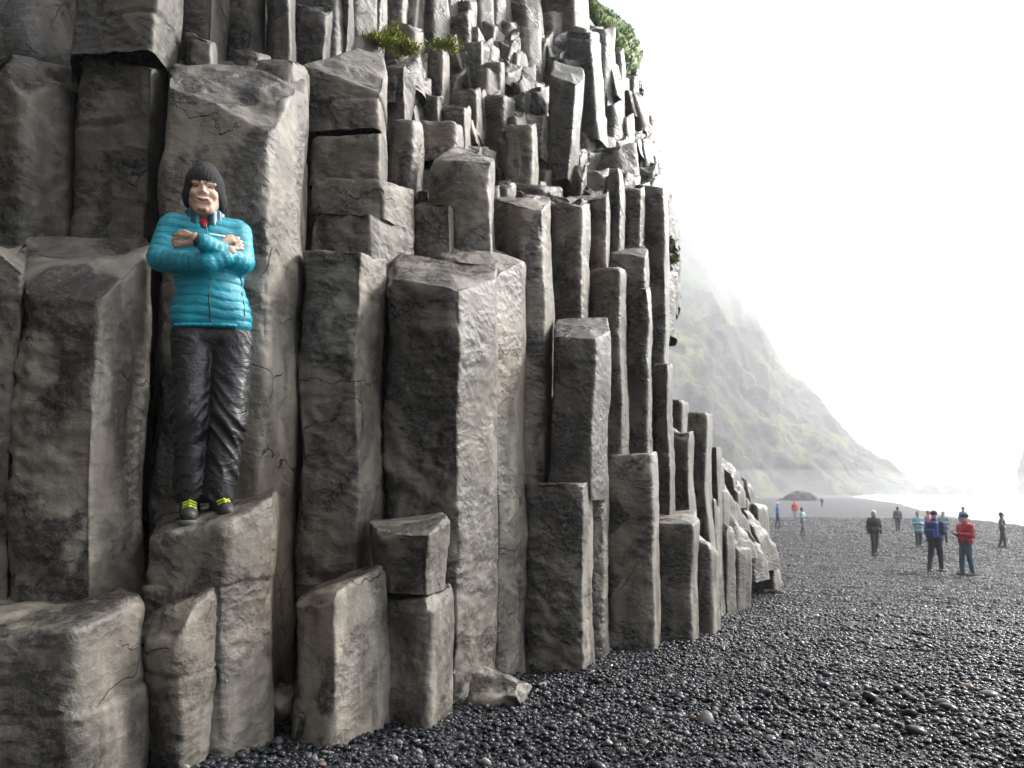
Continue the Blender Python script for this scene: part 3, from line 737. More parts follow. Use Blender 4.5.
LAND = [('the peaked column', 462, 150), ('the rounded block', 405, 118), ('the round shouldered pale block', 440, 115), ('the uppermost block of the stacked pile', 345, 50),
        ('the narrow mossy block', 399, 64), ('the flat block with a hollow front', 428, 95), ('the flat fronted mossy column', 437, 45), ('the arched top column', 470, 25), ('the block with a pebble', 492, 62),
        ('the dark rounded column', 497, 94), ('the small cube shaped block', 520, 124), ('the broad lit column', 538, 86), ('the leaning black column', 568, 75), ('the slanted dark column', 585, 40),
        ('the square shouldered column end', 568, 5), ('the grassy cliff shoulder', 612, 45), ('the widest yellow green tuft', 378, 42), ('the notched tan column', 598, 192), ('the round headed column', 615, 166),
        ('the pale fluted column', 634, 187), ('the tallest unbroken column', 655, 186), ('the green moss cushion', 672, 262), ('the brown streaked column', 570, 202), ('the waist high column', 677, 512), ('the pale column with a black socket', 683, 433)]
ORD = ['', 'second ', 'third ', 'fourth ', 'fifth ', 'sixth ', 'seventh ', 'eighth ', 'ninth ', 'tenth ']
grp = {}
for o, px, py, tn, wm in FILL:
    nm, lx, ly = min(LAND, key=lambda t: (t[1]-px)**2+(t[2]-py)**2)
    dx, dy = px-lx, py-ly
    rel = ('above' if dy < 0 else 'below') if abs(dy) > abs(dx) else ('on the seaward side of' if dx > 0 else 'on the landward side of')
    tw = 'black' if tn < .65 else 'dark grey' if tn < .85 else 'grey' if tn < 1. else 'pale grey' if tn < 1.2 else 'light'
    sw_ = 'slim ' if wm < .32 else 'thick ' if wm > .44 else ''
    grp.setdefault((sw_, tw, rel, nm), []).append((dx*dx+dy*dy, o))
for (a, b, c, d), L in grp.items():
    L.sort(key=lambda t: t[0])
    for i, (_, o) in enumerate(L):
        o['label'] = (ORD[i]+'nearest ' if len(L) > 1 else '') + a + b + ' end ' + c + ' ' + d.replace('the pale column with a black socket', 'the socketed pale column')

# ------------------------------------------------------------------ SEA
def sea_material():
    m = MT('sea'); p = m.pos((1, 1, 1))
    att = m.n('ShaderNodeAttribute', attribute_name='shore'); sh = att.outputs['Fac']      # 1 at the waterline, 0 far out
    st = m.noise(m.pos((.012, .05, 1)), 1.0, 6, .62, .8)
    fine = m.noise(p, .9, 6, .65, .5)
    k = m.math('ADD', m.math('MULTIPLY', sh, .75), m.math('MULTIPLY', st, .75))
    k = m.math('ADD', k, m.math('MULTIPLY', fine, .22))
    f = m.rng(k, .70, .90)
    c = m.mix(f, (.045, .065, .07), (.60, .62, .63))
    m.l(c, m.b.inputs['Base Color']); m.val(m.rng(f, 0, 1, .18, .85), m.b.inputs['Roughness'])
    m.l(m.bump(m.noise(m.pos((1, 1, 1)), .6, 7, .6), .6, .5), m.b.inputs['Normal'])
    return m.m
sy = np.concatenate([np.linspace(-60, 60, 61), np.linspace(64, 300, 90), np.linspace(310, 1200, 60), np.linspace(1260, 6000, 20)])
sw = np.concatenate([np.linspace(-14, 60, 75), np.linspace(63, 300, 60), np.linspace(320, 6000, 30)])
W_, Y_ = np.meshgrid(sw, sy)
Xs = np.interp(Y_, SHX[0], SHX[1]) + np.clip(Y_-1000, 0, None)*.6 + W_
pz = np.c_[Xs.ravel(), Y_.ravel(), np.zeros(Xs.size)]
dsh = W_.ravel()
amp = np.interp(dsh, [-14, 0, 12, 60, 300], [0, .03, .28, .5, .6])
wv = amp*np.sin(dsh*.19 + 1.6*perlin(pz*.02))*1.0 + amp*.7*fbm(pz*np.array([.12, .05, 1]), 3)
sV = np.c_[pz[:, 0], pz[:, 1], SEA + .02 + np.maximum(wv, -.25*amp)]
nx, ny = len(sw), len(sy)
I = (np.arange(ny-1)[:, None]*nx + np.arange(nx-1)[None]).ravel()
seao = obj_world('sea', sV, quads(np.c_[I, I+1, I+nx+1, I+nx]), sea_material())
a = seao.data.attributes.new('shore', 'FLOAT', 'POINT')
a.data.foreach_set('value', np.interp(dsh, [-14, 0, 60, 160, 400, 900], [1, 1, .9, .62, .3, .1]).astype(np.float32))
tag(seao, 'white surf and grey sea beyond the black beach', 'sea', kind='structure')

# ------------------------------------------------------------------ FAR MOUNTAIN
def mountain_material():
    m = MT('misty_mountain'); p = m.pos()
    g = m.n('ShaderNodeNewGeometry'); sx = m.n('ShaderNodeSeparateXYZ'); m.l(g.outputs['Normal'], sx.inputs[0])
    n1 = m.noise(m.pos((1, 1, .6)), .035, 6, .6, .8); n2 = m.noise(p, .16, 6, .65)
    c = m.mix(m.rng(n2, .35, .65), (.030, .028, .030), (.10, .078, .07))
    gr = m.math('ADD', m.math('MULTIPLY', n1, 1.), m.math('MULTIPLY', sx.outputs[2], .12))
    c = m.mix(m.rng(gr, .545, .64), c, m.mix(m.rng(n2, .4, .6), (.085, .10, .035), (.17, .165, .07)))
    m.l(c, m.b.inputs['Base Color']); m.b.inputs['Roughness'].default_value = .95; m.b.inputs['Specular IOR Level'].default_value = .1
    m.l(m.bump(m.noise(p, .12, 8, .7, .4), .9, 7), m.b.inputs['Normal'])
    return m.m
RX = [480, 560, 620, 669, 683, 700, 712, 725, 737, 738, 746, 758, 771, 783, 794, 806, 821, 837, 852, 871, 890, 902, 908, 921]
RY = [150, 152, 156, 162, 175, 196, 217, 242, 267, 286, 291, 317, 342, 367, 378, 385, 400, 420, 438, 452, 462, 472, 484, 494]
mx = np.linspace(480, 921, 260)
rows = []
NV = 90
for i, x in enumerate(mx):
    ry = np.interp(x, RX, RY) + 2.6*perlin(np.array([[x*.09, 3.3, 0], [x*.27, 9.1, 0]]))@np.array([1, .6]); Yr = np.interp(x, [480, 700, 800, 900, 921], [820, 680, 560, 520, 530]); Yb = np.interp(x, [480, 700, 800, 880, 921], [190, 240, 320, 430, 500])
    R = U(x, ry, Yr); Bs = U(x, 490, Yb); Bs[2] = -2.6
    for v in np.linspace(0, 1, NV):
        prof = v**1.15
        P = Bs + (R-Bs)*v; P[2] = Bs[2] + (R[2]-Bs[2])*prof
        rows.append(P)
    for k, (dy, fz) in enumerate([(40, .97), (120, .8), (300, .3), (420, -.1)]):
        rows.append(np.array([R[0]*(1+dy/Yr), R[1]+dy, Bs[2]+(R[2]-Bs[2])*fz]))
nc = NV+4
mV = np.array(rows); mV = mV.reshape(-1, 3)
I = (np.arange(len(mx)-1)[:, None]*nc+np.arange(nc-1)[None]).ravel()
mQ = np.c_[I, I+nc, I+nc+1, I+1]
mN = vnormals(mV, mQ)
vv = np.tile(np.concatenate([np.linspace(0, 1, NV), np.ones(4)]), len(mx))
ampm = np.minimum(1, (1-vv)*6+.12)*np.minimum(1, vv*8+.1)
gul = .75*fbm(mV*np.array([.028, .012, .008]), 4); det = fbm(mV*.06, 4)
mV[:, 1] += ampm*(22*gul + 7*det) ; mV[:, 2] += ampm*5*fbm(mV*.05+4, 3)
mo = obj_world('mountain', mV, quads(mQ), mountain_material())
tag(mo, 'steep misty headland with green patches beyond the beach', 'mountain', kind='structure')

DARKROCK = simple('far_wet_rock', (.02, .02, .024), .8, bump=(.3, .5, 2), var=(.2, .3))
def far_rock(name, label, cat, px, pyt, pyb, wpx, Y, seed, rough=1., kind=None, group=None):
    b = U(px, pyb, Y); t = U(px, pyt, Y); h = (t[2]-b[2]); rx = wpx*.5*Y/F
    n = 60; m = 40
    V = []
    for j in range(m+1):
        s = j/m; r = rx*(1-s**2.2)**.5*(1+.15*(1-s)) if j < m else .001
        for i in range(n):
            a = 2*math.pi*i/n; V.append([b[0]+r*math.cos(a), Y+r*.8*math.sin(a), b[2]-1+(h+1)*s])
    V = np.array(V); j = np.arange(n); jn = (j+1) % n
    Q = np.concatenate([np.c_[r*n+j, r*n+jn, (r+1)*n+jn, (r+1)*n+j] for r in range(m)])
    Nn = vnormals(V, Q); V = V + Nn*(rx*.28*rough*fbm(V*(1.6/rx)+seed, 4))[:, None]
    o = obj_world(name, V, quads(Q), DARKROCK); tag(o, label, cat, group, kind); return o
far_rock('sea_stack', 'tall dark sea stack cut by the right edge of the frame', 'sea stack', 1031, 446, 493, 22, 430, 3, .5)
far_rock('sea_rock', 'long low sea rock nearest the end of the headland', 'sea rock', 931, 484, 495, 22, 440, 4)
far_rock('sea_rock', 'hump backed sea rock in the middle of the offshore row', 'sea rock', 951, 485, 495, 24, 450, 5)
far_rock('sea_rock', 'small rounded sea rock right of the hump backed one', 'sea rock', 970, 487, 495, 14, 460, 6)
far_rock('sea_rock', 'tiniest flat sea rock furthest right in the offshore row', 'sea rock', 988, 491.5, 495, 9, 440, 7)
far_rock('boulder', 'low hazy mound on the beach behind the orange walker', 'boulder', 800, 492, 502, 40, 185, 9, .6)

# ------------------------------------------------------------------ VEGETATION
def leaf_material(name, a, b, c2):
    m = MT(name); p = m.pos(); n = m.noise(p, 2.5, 4); n2 = m.noise(p, 14, 3)
    c = m.mix(m.rng(n, .4, .6), a, b); c = m.mix(m.rng(n2, .5, .7, 0, .7), c, c2)
    m.l(c, m.b.inputs['Base Color']); m.b.inputs['Roughness'].default_value = .7
    return m.m
GREEN = leaf_material('cliff_grass', (.07, .16, .035), (.15, .22, .05), (.30, .19, .07))
YGREEN = leaf_material('bright_grass', (.2, .26, .03), (.32, .34, .05), (.34, .28, .08))
def blades(centers, length, width, mat, name, label, cat, kind=None, group=None, updir=(0, 0, 1)):
    centers = np.asarray(centers); n = len(centers)
    d = rng.normal(0, .55, (n, 3)) + np.array(updir); d /= np.linalg.norm(d, axis=1)[:, None]
    s = np.cross(d, rng.normal(size=(n, 3))); s /= np.linalg.norm(s, axis=1)[:, None]
    L = length*rng.uniform(.5, 1.2, n)[:, None]; W = width*rng.uniform(.6, 1.2, n)[:, None]
    droop = np.array([0, 0, -1.])*L*.25
    a = centers-s*W; b = centers+s*W; c = centers+d*L*.6+s*W*.7; e = centers+d*L*.6-s*W*.7; t = centers+d*L+droop
    V = np.stack([a, b, c, e, t], 1).reshape(-1, 3); k = np.arange(n)*5
    Q = np.c_[k, k+1, k+2, k+3]; Tn = np.c_[k+3, k+2, k+4]
    o = obj_world(name, V, quads(Q, Tn), mat, smooth=False); tag(o, label, cat, group, kind); return o
# grassy shoulder top right
shp = []
gpy = np.linspace(-160, 74, 34); gu = np.linspace(0, 1, 22)
left = lambda y: np.interp(y, [-160, 0, 20, 45, 74], [560, 586, 590, 606, 622])
right = lambda y: np.interp(y, [-160, -20, 0, 8, 20, 30, 45, 60, 74], [600, 585, 592, 606, 624, 634, 643, 641, 634])
for y in gpy:
    x0, x1 = float(left(y)), max(float(right(y)), float(left(y))+3)
    for u in gu:
        x = x0+(x1-x0)*u; shp.append(U(x, y, 12.2 + 3.2*u**2 + (60-y)*.012 - .5*math.sin(u*3.1)))
    e = shp[-1]; shp.append(e+np.array([-.1, 2.5, -.1])); shp.append(e+np.array([-.8, 6, -.3]))
shp = np.array(shp); nc = len(gu)+2
I = (np.arange(len(gpy)-1)[:, None]*nc+np.arange(nc-1)[None]).ravel(); gQ2 = np.c_[I, I+nc, I+nc+1, I+1]
gN = vnormals(shp, gQ2); gS = shp + gN*(.16*fbm(shp*2.4, 3))[:, None]
go_ = obj_world('grassy_slope', gS, quads(gQ2), GREEN); tag(go_, 'green grassy shoulder on top of the cliff at the skyline', 'slope', kind='structure')
ii = rng.integers(0, len(gQ2), 16000); r1, r2 = rng.random((2, 16000, 1))
pp = (gS[gQ2[ii, 0]]*(1-r1)+gS[gQ2[ii, 3]]*r1)*(1-r2)+(gS[gQ2[ii, 1]]*(1-r1)+gS[gQ2[ii, 2]]*r1)*r2
pp = pp[(pp[:, 1] < 19)]
blades(pp, .10, .010, GREEN, 'grass', 'shaggy green and rust coloured grass on the cliff shoulder', 'grass', kind='stuff', updir=(.1, -.6, .7))
TUF = [(362, 26, 6.3, .16, 'bright grass tuft at the top of the upper cliff, highest of the yellow green ones', 8), (378, 42, 6.2, .3, 'wide yellow green tuft hanging left of the flat fronted column', 14),
       (392, 36, 6.4, .2, 'small tuft just right of the wide hanging one', 8), (405, 50, 6.3, .24, 'mossy grass clump in the hollow above the low flat block', 12),
       (446, 46, 6.8, .22, 'yellow tuft beside the head of the flat fronted column', 12), (671, 262, 8.7, .35, 'green moss cushion on the seaward skyline of the cliff', 4), (668, 243, 9.0, .25, 'small dark moss patch above the green cushion', 3)]
for (px, py, Y, r, lb, wpx) in TUF:
    c = U(px, py, Y-.25); n = 750
    v = rng.normal(0, .4, (n, 3))*np.array([wpx*Y/F*1.4, .12, .03]); v[:, 2] += .04*perlin(v*9+px)
    blades(c+v, .055 if Y < 8 else .09, .006, YGREEN if Y < 8 else GREEN, 'grass_tuft', lb, 'grass tuft', group='grass tufts on the cliff', updir=(.1, -.5, .7))

# ------------------------------------------------------------------ SDF BODIES
def smin(a, b, k):
    h = np.clip(.5+.5*(b-a)/k, 0, 1); return b*(1-h)+a*h-k*h*(1-h)
def prim(p, q):
    t = q[0]
    if t == 'cap':      # a, b, ra, rb, [ripple amp, period]
        a, b, ra, rb = np.array(q[1]), np.array(q[2]), q[3], q[4]
        ba = b-a; L = np.linalg.norm(ba)+1e-9; h = np.clip(((p-a)@ba)/(L*L), 0, 1)
        r = ra+(rb-ra)*h
        if len(q) > 5: r = r+q[5]*1.4*(np.abs(np.sin(math.pi*((p-a)@ba)/L/q[6]+1.2*perlin(p*9)))**.45-.8)
        return np.linalg.norm(p-a-h[:, None]*ba, axis=1)-r
    if t == 'ell':
        c, r = np.array(q[1]), np.array(q[2]); d = p-c
        if len(q) > 3:
            a = q[3]; ca, sa = math.cos(a), math.sin(a); d = np.c_[d[:, 0]*ca+d[:, 2]*sa, d[:, 1], -d[:, 0]*sa+d[:, 2]*ca]
        k0 = np.linalg.norm(d/r, axis=1); k1 = np.linalg.norm(d/r**2, axis=1)+1e-9
        return k0*(k0-1)/k1
    if t == 'box':
        c, r, rd = np.array(q[1]), np.array(q[2]), q[3]; d = np.abs(p-c)-(r-rd)
        return np.linalg.norm(np.maximum(d, 0), axis=1)+np.minimum(d.max(1), 0)-rd
def surfnet(fn, lo, hi, h):
    lo = np.array(lo, float); hi = np.array(hi, float); n = np.ceil((hi-lo)/h).astype(int)+1
    ax = [lo[i]+h*np.arange(n[i]) for i in range(3)]
    G = np.stack(np.meshgrid(*ax, indexing='ij'), -1).reshape(-1, 3)
    f = np.concatenate([fn(G[i:i+200000]) for i in range(0, len(G), 200000)]).reshape(n)
    ins = f < 0
    c = np.zeros(n-1, int)
    for d in np.ndindex(2, 2, 2): c += ins[d[0]:n[0]-1+d[0], d[1]:n[1]-1+d[1], d[2]:n[2]-1+d[2]]
    mk = (c > 0) & (c < 8); idx = -np.ones(n-1, int); cells = np.argwhere(mk); idx[mk] = np.arange(len(cells))
    acc = np.zeros((len(cells), 3)); ct = np.zeros(len(cells))
    cor = list(np.ndindex(2, 2, 2))
    for a in cor:
        for b in cor:
            if sum(b) == sum(a)+1 and all(b[i] >= a[i] for i in range(3)):
                fa = f[tuple((cells+a).T)]; fb = f[tuple((cells+b).T)]; s = (fa < 0) != (fb < 0)
                t = np.where(s, fa/(fa-fb+1e-12), 0); P = np.array(a)+t[:, None]*(np.array(b)-np.array(a))
                acc[s] += P[s]; ct[s] += 1
    V = lo+h*(cells+acc/np.maximum(ct, 1)[:, None])
    Qs = []
    for axi in range(3):
        o1, o2 = [(1, 2), (2, 0), (0, 1)][axi]
        sl0 = [slice(None)]*3; sl1 = [slice(None)]*3; sl0[axi] = slice(0, -1); sl1[axi] = slice(1, None)
        A, Bv = ins[tuple(sl0)], ins[tuple(sl1)]
        E = np.argwhere(A != Bv); E = E[(E[:, o1] > 0) & (E[:, o2] > 0) & (E[:, o1] < n[o1]-1) & (E[:, o2] < n[o2]-1)]
        d1 = np.zeros(3, int); d1[o1] = 1; d2 = np.zeros(3, int); d2[o2] = 1
        q = np.stack([idx[tuple((E-d1-d2).T)], idx[tuple((E-d2).T)], idx[tuple(E.T)], idx[tuple((E-d1).T)]], 1)
        flip = ~A[tuple(E.T)]; q[flip] = q[flip][:, ::-1]; Qs.append(q)
    Q = np.concatenate(Qs); Q = Q[(Q >= 0).all(1)]
    return V, Q
def sdf_fn(prims, k=.02, sub=(), extra=None):
    def fn(p):
        r = None
        for q in prims:
            d = prim(p, q); r = d if r is None else smin(r, d, k)
        for q in sub: r = -smin(-r, prim(p, q), .006)
        if extra is not None: r = r+extra(p)
        return r
    return fn
def bounds(prims, pad):
    lo = np.full(3, 1e9); hi = -lo
    for q in prims:
        if q[0] == 'cap':
            for c, r in ((q[1], q[3]), (q[2], q[4])): lo = np.minimum(lo, np.array(c)-r); hi = np.maximum(hi, np.array(c)+r)
        else:
            r = np.array(q[2])
            if q[0] == 'ell' and len(q) > 3: r = np.full(3, r.max())
            lo = np.minimum(lo, np.array(q[1])-r); hi = np.maximum(hi, np.array(q[1])+r)
    return lo-pad, hi+pad
def body_part(name, prims, mat, parent, h, k=.02, sub=(), extra=None, post=None):
    lo, hi = bounds(prims, 3*h+.02)
    V, Q = surfnet(sdf_fn(prims, k, sub, extra), lo, hi, h)
    if post: V = post(V, vnormals(V, Q))
    return obj(name, mkmesh(name, V, quads(Q)), mat, parent)

SKIN = simple('skin', (.50, .315, .23), .5, var=(30, .12))
PALE = simple('pale_skin', (.62, .40, .32), .5)
def cloth(name, col, rough=.75): return simple(name, col, rough, bump=(25, .3, .01), var=(8, .2))

# ------------------------------------------------------------------ THE MAN ON THE LEDGE
def make_man():
    Ym = 3.30; base = U(209, 519, Ym); px = Ym/F
    top = U(149, 519, Ym)
    ox, oz = 212, 519
    def m(x, y, d=0.): return ((x-ox)*px, d, (oz-y)*px*1.0)
    h = .006
    shx = [(m(172, 222, .02), m(236, 222, .02))]
    # skin body, one continuous figure
    HC = np.array(m(200, 192, -.02))
    def hp(x, y, z): return tuple(HC+np.array([x, y, z]))
    body = [('ell', hp(0, .01, .03), (.077, .092, .10)), ('ell', hp(0, -.012, -.035), (.066, .075, .078)), ('cap', hp(-.014, -.045, -.086), hp(.014, -.045, -.086), .026, .026),
            ('cap', hp(-.04, -.045, -.03), hp(-.036, -.05, -.045), .028, .028), ('cap', hp(.04, -.045, -.03), hp(.036, -.05, -.045), .028, .028),
            ('cap', hp(0, -.082, .01), hp(0, -.1, -.022), .009, .013), ('cap', hp(-.013, -.086, -.026), hp(.013, -.086, -.026), .009, .009),
            ('cap', hp(-.045, -.074, .026), hp(-.012, -.084, .022), .009, .009), ('cap', hp(.045, -.074, .026), hp(.012, -.084, .022), .009, .009),
            ('cap', hp(0, .01, -.05), m(202, 226, .03), .052, .058),
            ('ell', m(204, 250, .03), (.16, .09, .15)), ('ell', m(208, 295, .03), (.14, .09, .16)), ('ell', m(210, 332, .03), (.15, .09, .10)),
            ('cap', m(176, 226, .03), m(163, 262, .0), .05, .04), ('cap', m(232, 226, .03), m(238, 258, .0), .05, .04),
            ('cap', m(192, 340, .02), m(191, 420, -.01), .075, .05), ('cap', m(191, 420, -.01), m(192, 500, 0), .05, .036),
            ('cap', m(228, 340, .02), m(228, 420, -.01), .075, .05), ('cap', m(228, 420, -.01), m(219, 497, 0), .05, .036),
            ('cap', m(162, 262, -.02), m(205, 268, -.15), .036, .03), ('cap', m(238, 258, -.02), m(196, 250, -.19), .036, .027),
            ('cap', m(205, 268, -.15), m(226, 254, -.13), .028, .024)]
    # hands: palm, four fingers and a thumb each
    def hand(palm, dirv, up, side, curl, s=1.):
        P = np.array(palm); d = np.array(dirv)/np.linalg.norm(dirv); u = np.array(up)/np.linalg.norm(up); n = np.cross(d, u)
        r = [('cap', tuple(P-d*.03+u*.012), tuple(P+d*.028+u*.02), .015, .014), ('cap', tuple(P-d*.03-u*.012), tuple(P+d*.025-u*.022), .015, .013)]
        for i, (o, L) in enumerate(((.027, .036), (.009, .043), (-.009, .040), (-.026, .031))):
            a = P+d*.035+u*o; b = a+d*L*.6+n*curl*L*.2; c = b+d*L*.45+n*curl*L*.9
            r += [('cap', tuple(a), tuple(b), .0085, .008), ('cap', tuple(b), tuple(c), .008, .007)]
        t0 = P-d*.015+u*.022*side; t1 = t0+d*.030+u*.016*side; t2 = t1+d*.024+u*.0*side
        r += [('cap', tuple(t0), tuple(t1), .012, .010), ('cap', tuple(t1), tuple(t2), .0095, .008)]
        return r
    hl = hand(m(188, 251, -.178), (-.9, .42, -.05), (.0, 0, 1), 1, .5)
    hr = hand(m(224, 248, -.118), (.85, .3, .40), (-.40, 0, .85), 1, -.4)
    headp = body[:10]
    zn = HC[2]-.112
    lowf = lambda p: np.maximum(np.minimum(np.minimum(sdf_fn(body, .018)(p), sdf_fn(hl, .003)(p)), sdf_fn(hr, .003)(p)), p[:, 2]-zn)
    skull = [('ell', hp(0, .012, .03), (.074, .090, .098)), ('ell', hp(0, -.010, -.030), (.062, .076, .078)), ('cap', hp(-.016, -.050, -.088), hp(.016, -.050, -.088), .024, .024), ('cap', hp(-.044, -.01, -.045), hp(-.026, -.045, -.082), .017, .016), ('cap', hp(.044, -.01, -.045), hp(.026, -.045, -.082), .017, .016),
             ('cap', hp(0, .012, -.05), m(202, 226, .03), .052, .058)]
    feat = [('ell', hp(-.038, -.058, -.022), (.022, .022, .020)), ('ell', hp(.038, -.058, -.022), (.022, .022, .020)),
            ('cap', hp(0, -.078, .018), hp(0, -.094, -.016), .006, .008), ('ell', hp(-.013, -.086, -.022), (.007, .009, .007)), ('ell', hp(.012, -.086, -.022), (.007, .009, .007)), ('ell', hp(0, -.091, -.021), (.009, .009, .008)),
            ('cap', hp(-.046, -.068, .028), hp(-.012, -.081, .024), .007, .007), ('cap', hp(.046, -.068, .028), hp(.012, -.081, .024), .009, .009),
            ('cap', hp(-.024, -.072, -.058), hp(.024, -.072, -.058), .013, .013), ('cap', hp(-.010, -.070, -.098), hp(.010, -.070, -.098), .012, .012),
            ('ell', hp(-.078, .015, -.008), (.012, .022, .032)), ('ell', hp(.078, .015, -.008), (.012, .022, .032))]
    socket = [('cap', hp(-.046, -.086, .008), hp(-.020, -.094, .008), .011, .009), ('cap', hp(.020, -.094, .008), hp(.046, -.086, .008), .009, .011)]
    fold_ = [('cap', hp(-.020, -.094, -.026), hp(-.036, -.084, -.052), .0035, .004), ('cap', hp(.020, -.094, -.026), hp(.036, -.084, -.052), .0035, .004), ('cap', hp(-.012, -.096, -.081), hp(.012, -.096, -.081), .007, .007)]
    def headf(p):
        v = smin(sdf_fn(skull, .022)(p), sdf_fn(feat, .007)(p), .010)
        for q in socket: v = -smin(-v, prim(p, q), .008)
        for q in fold_: v = -smin(-v, prim(p, q), .005)
        return np.maximum(v, zn-.01-p[:, 2])
    V1, Q1 = surfnet(lowf, *bounds(body[9:], .04), .0055)
    V2, Q2 = surfnet(headf, HC-np.array([.11, .125, .14]), HC+np.array([.11, .12, .15]), .0026)
    V, Q = np.concatenate([V1, V2]), np.concatenate([Q1, Q2+len(V1)])
    r = obj('person', mkmesh('person', V, quads(Q)), SKIN)
    def fy(x, z):    # front of the face
        P = np.array([hp(x, y, z) for y in np.linspace(-.14, -.02, 240)]); f = headf(P); i = int(np.argmax(f < 0)); return P[i][1]-HC[1]
    def on_face(pts, off=0.): return [hp(x, fy(x, z)+off, z) for x, z in pts]
    def ribbon(name, pts, rads, mat, off=0., h=.0018):
        W = on_face(pts, off); return body_part(name, [('cap', W[i], W[i+1], rads[i], rads[i+1]) for i in range(len(W)-1)], mat, r, h, .002)
    r.location = Vector(base); r.rotation_euler = (0, 0, .36)
    tag(r, 'man in a turquoise puffer jacket and black beanie leaning with crossed arms', 'person')
    # face details
    dark = simple('dark_hair', (.018, .013, .011), .6); lip = simple('lips', (.42, .16, .13), .4); tooth = simple('teeth', (.75, .70, .62), .3)
    eyem = simple('eyes', (.03, .018, .012), .2)
    for s in (-1, 1):
        ribbon('eye', [(s*.044, .0055), (s*.036, .0095), (s*.028, .0095), (s*.020, .0055)], (.0014, .0034, .0034, .0014), eyem)
        ribbon('eyebrow', [(s*.056, .025), (s*.044, .034), (s*.028, .034), (s*.013, .027)], (.0018, .0040, .0046, .0036), dark)
        ribbon('eyelash', [(s*.047, .0075), (s*.036, .0125), (s*.027, .0125), (s*.018, .0075)], (.0012, .0020, .0020, .0012), dark)
    ribbon('mouth', [(-.032, -.045), (-.018, -.052), (0, -.0545), (.018, -.052), (.032, -.045)], (.0035, .0075, .0088, .0075, .0035), lip)
    ribbon('teeth', [(-.024, -.0465), (-.012, -.0505), (0, -.0520), (.012, -.0505), (.024, -.0465)], (.0022, .0050, .0058, .0050, .0022), tooth, off=-.0055)
    ribbon('beard', [(-.022, -.096), (-.010, -.101), (.010, -.101), (.022, -.096)], (.004, .009, .009, .004), simple('stubble', (.20, .11, .075), .9), off=.006)
    # beanie
    knit = simple('knit', (.012, .012, .016), .9, bump=(220, .6, .004))
    def bx(p):
        a = np.arctan2(p[:, 1]-HC[1], p[:, 0]-HC[0]); return .0016*np.sin(a*60)
    body_part('beanie', [('ell', hp(0, .018, .048), (.088, .105, .098)), ('ell', hp(-.070, .02, -.012), (.026, .05, .050)), ('ell', hp(.070, .02, -.012), (.026, .05, .050)), ('ell', hp(.0, .025, .118), (.055, .065, .045)), ('cap', hp(-.080, .012, -.005), hp(-.074, .022, -.045), .014, .010), ('cap', hp(.080, .012, -.005), hp(.074, .022, -.045), .014, .010),
                          ('ell', hp(0, .05, .0), (.085, .07, .10))], knit, r, .0055, .02, extra=bx,
              sub=[('ell', hp(0, -.115, -.035), (.068, .115, .078)), ('ell', hp(0, -.01, -.10), (.069, .10, .09))])
    # jacket
    jm = MT('turquoise_nylon'); p = jm.pos(which='object'); n = jm.noise(p, 18, 5)
    jm.l(jm.mix(jm.rng(n, .3, .7), (.0, .20, .28), (.004, .32, .42)), jm.b.inputs['Base Color']); jm.b.inputs['Roughness'].default_value = .30
    b = jm.bump(jm.noise(jm.pos((1, 1, 2.5), 'object'), 22, 6, .65, .8), .45, .02); jm.l(b, jm.b.inputs['Normal']); JM = jm.m
    PER = .045
    def rip(p): 
        z = p[:, 2]+.004*np.sin(p[:, 0]*30)
        return .0088*(np.abs(np.sin(math.pi*(z+.010*np.sin(p[:, 0]*11+1)+.004*perlin(p*14))/PER))**.42-.85)
    torso = [('ell', m(203, 240, .03), (.178, .12, .12)), ('ell', m(205, 265, .03), (.168, .122, .15)), ('ell', m(209, 300, .025), (.166, .122, .14)),
             ('cap', m(190, 318, .02), m(228, 318, .02), .094, .094),
             ('cap', m(176, 224, .02), m(232, 224, .02), .062, .062)]
    arms = [('cap', m(170, 228, .02), m(161, 262, -.02), .062, .056, .0035, .034), ('cap', m(233, 228, .02), m(238, 256, -.02), .062, .055, .0035, .034),
            ('cap', m(163, 264, -.03), m(206, 270, -.145), .055, .043, .0035, .032), ('cap', m(236, 259, -.04), m(203, 252, -.175), .055, .042, .0035, .032),
            ('cap', m(206, 270, -.145), m(222, 262, -.135), .043, .035, .003, .03)]
    ft = sdf_fn(torso, .05); fa_ = sdf_fn(arms, .012)
    neckz = m(0, 222)[2]; hem = m(0, 331)[2]
    def jac(p):
        t = ft(p) - rip(p)
        t = np.maximum(t, -(p[:, 2]-(hem + .03*(p[:, 0]-.0)*.6)))
        v = smin(t, fa_(p), .022)
        v = np.maximum(v, -prim(p, ('cap', m(200, 205, -.06), m(201, 226, -.085), .058, .026)))
        v = np.maximum(v, -prim(p, ('cap', m(200, 200, -.01), m(201, 222, .02), .066, .055)))
        return v
    lo, hi = bounds(torso+arms, .03)
    V, Q = surfnet(jac, lo, hi, .0055); jk = obj('jacket', mkmesh('jacket', V, quads(Q)), JM, r)
    # stand collar
    col = []
    for i in range(13):
        a = math.pi*(-.35+1.70*i/12); cx, cy = m(201, 0)[0], .012
        q0 = (cx+.078*math.cos(a), cy+.075*math.sin(a), m(0, 225)[2]-.0); q1 = (cx+.074*math.cos(a), cy+.072*math.sin(a), m(0, 210)[2]+(.010 if 2 < i < 10 else 0)); col.append(('cap', q0, q1, .019, .015))
    body_part('collar', col, simple('collar_teal', (.004, .075, .12), .4), jk, .006, .012)
    body_part('undershirt', [('cap', m(197, 223, -.035), m(205, 223, -.035), .026, .026), ('cap', m(201, 223, -.045), m(201, 228, -.07), .018, .010)], simple('red_shirt', (.36, .02, .03), .8), r, .006, .01)
    zipm = simple('zip', (.03, .06, .08), .4)
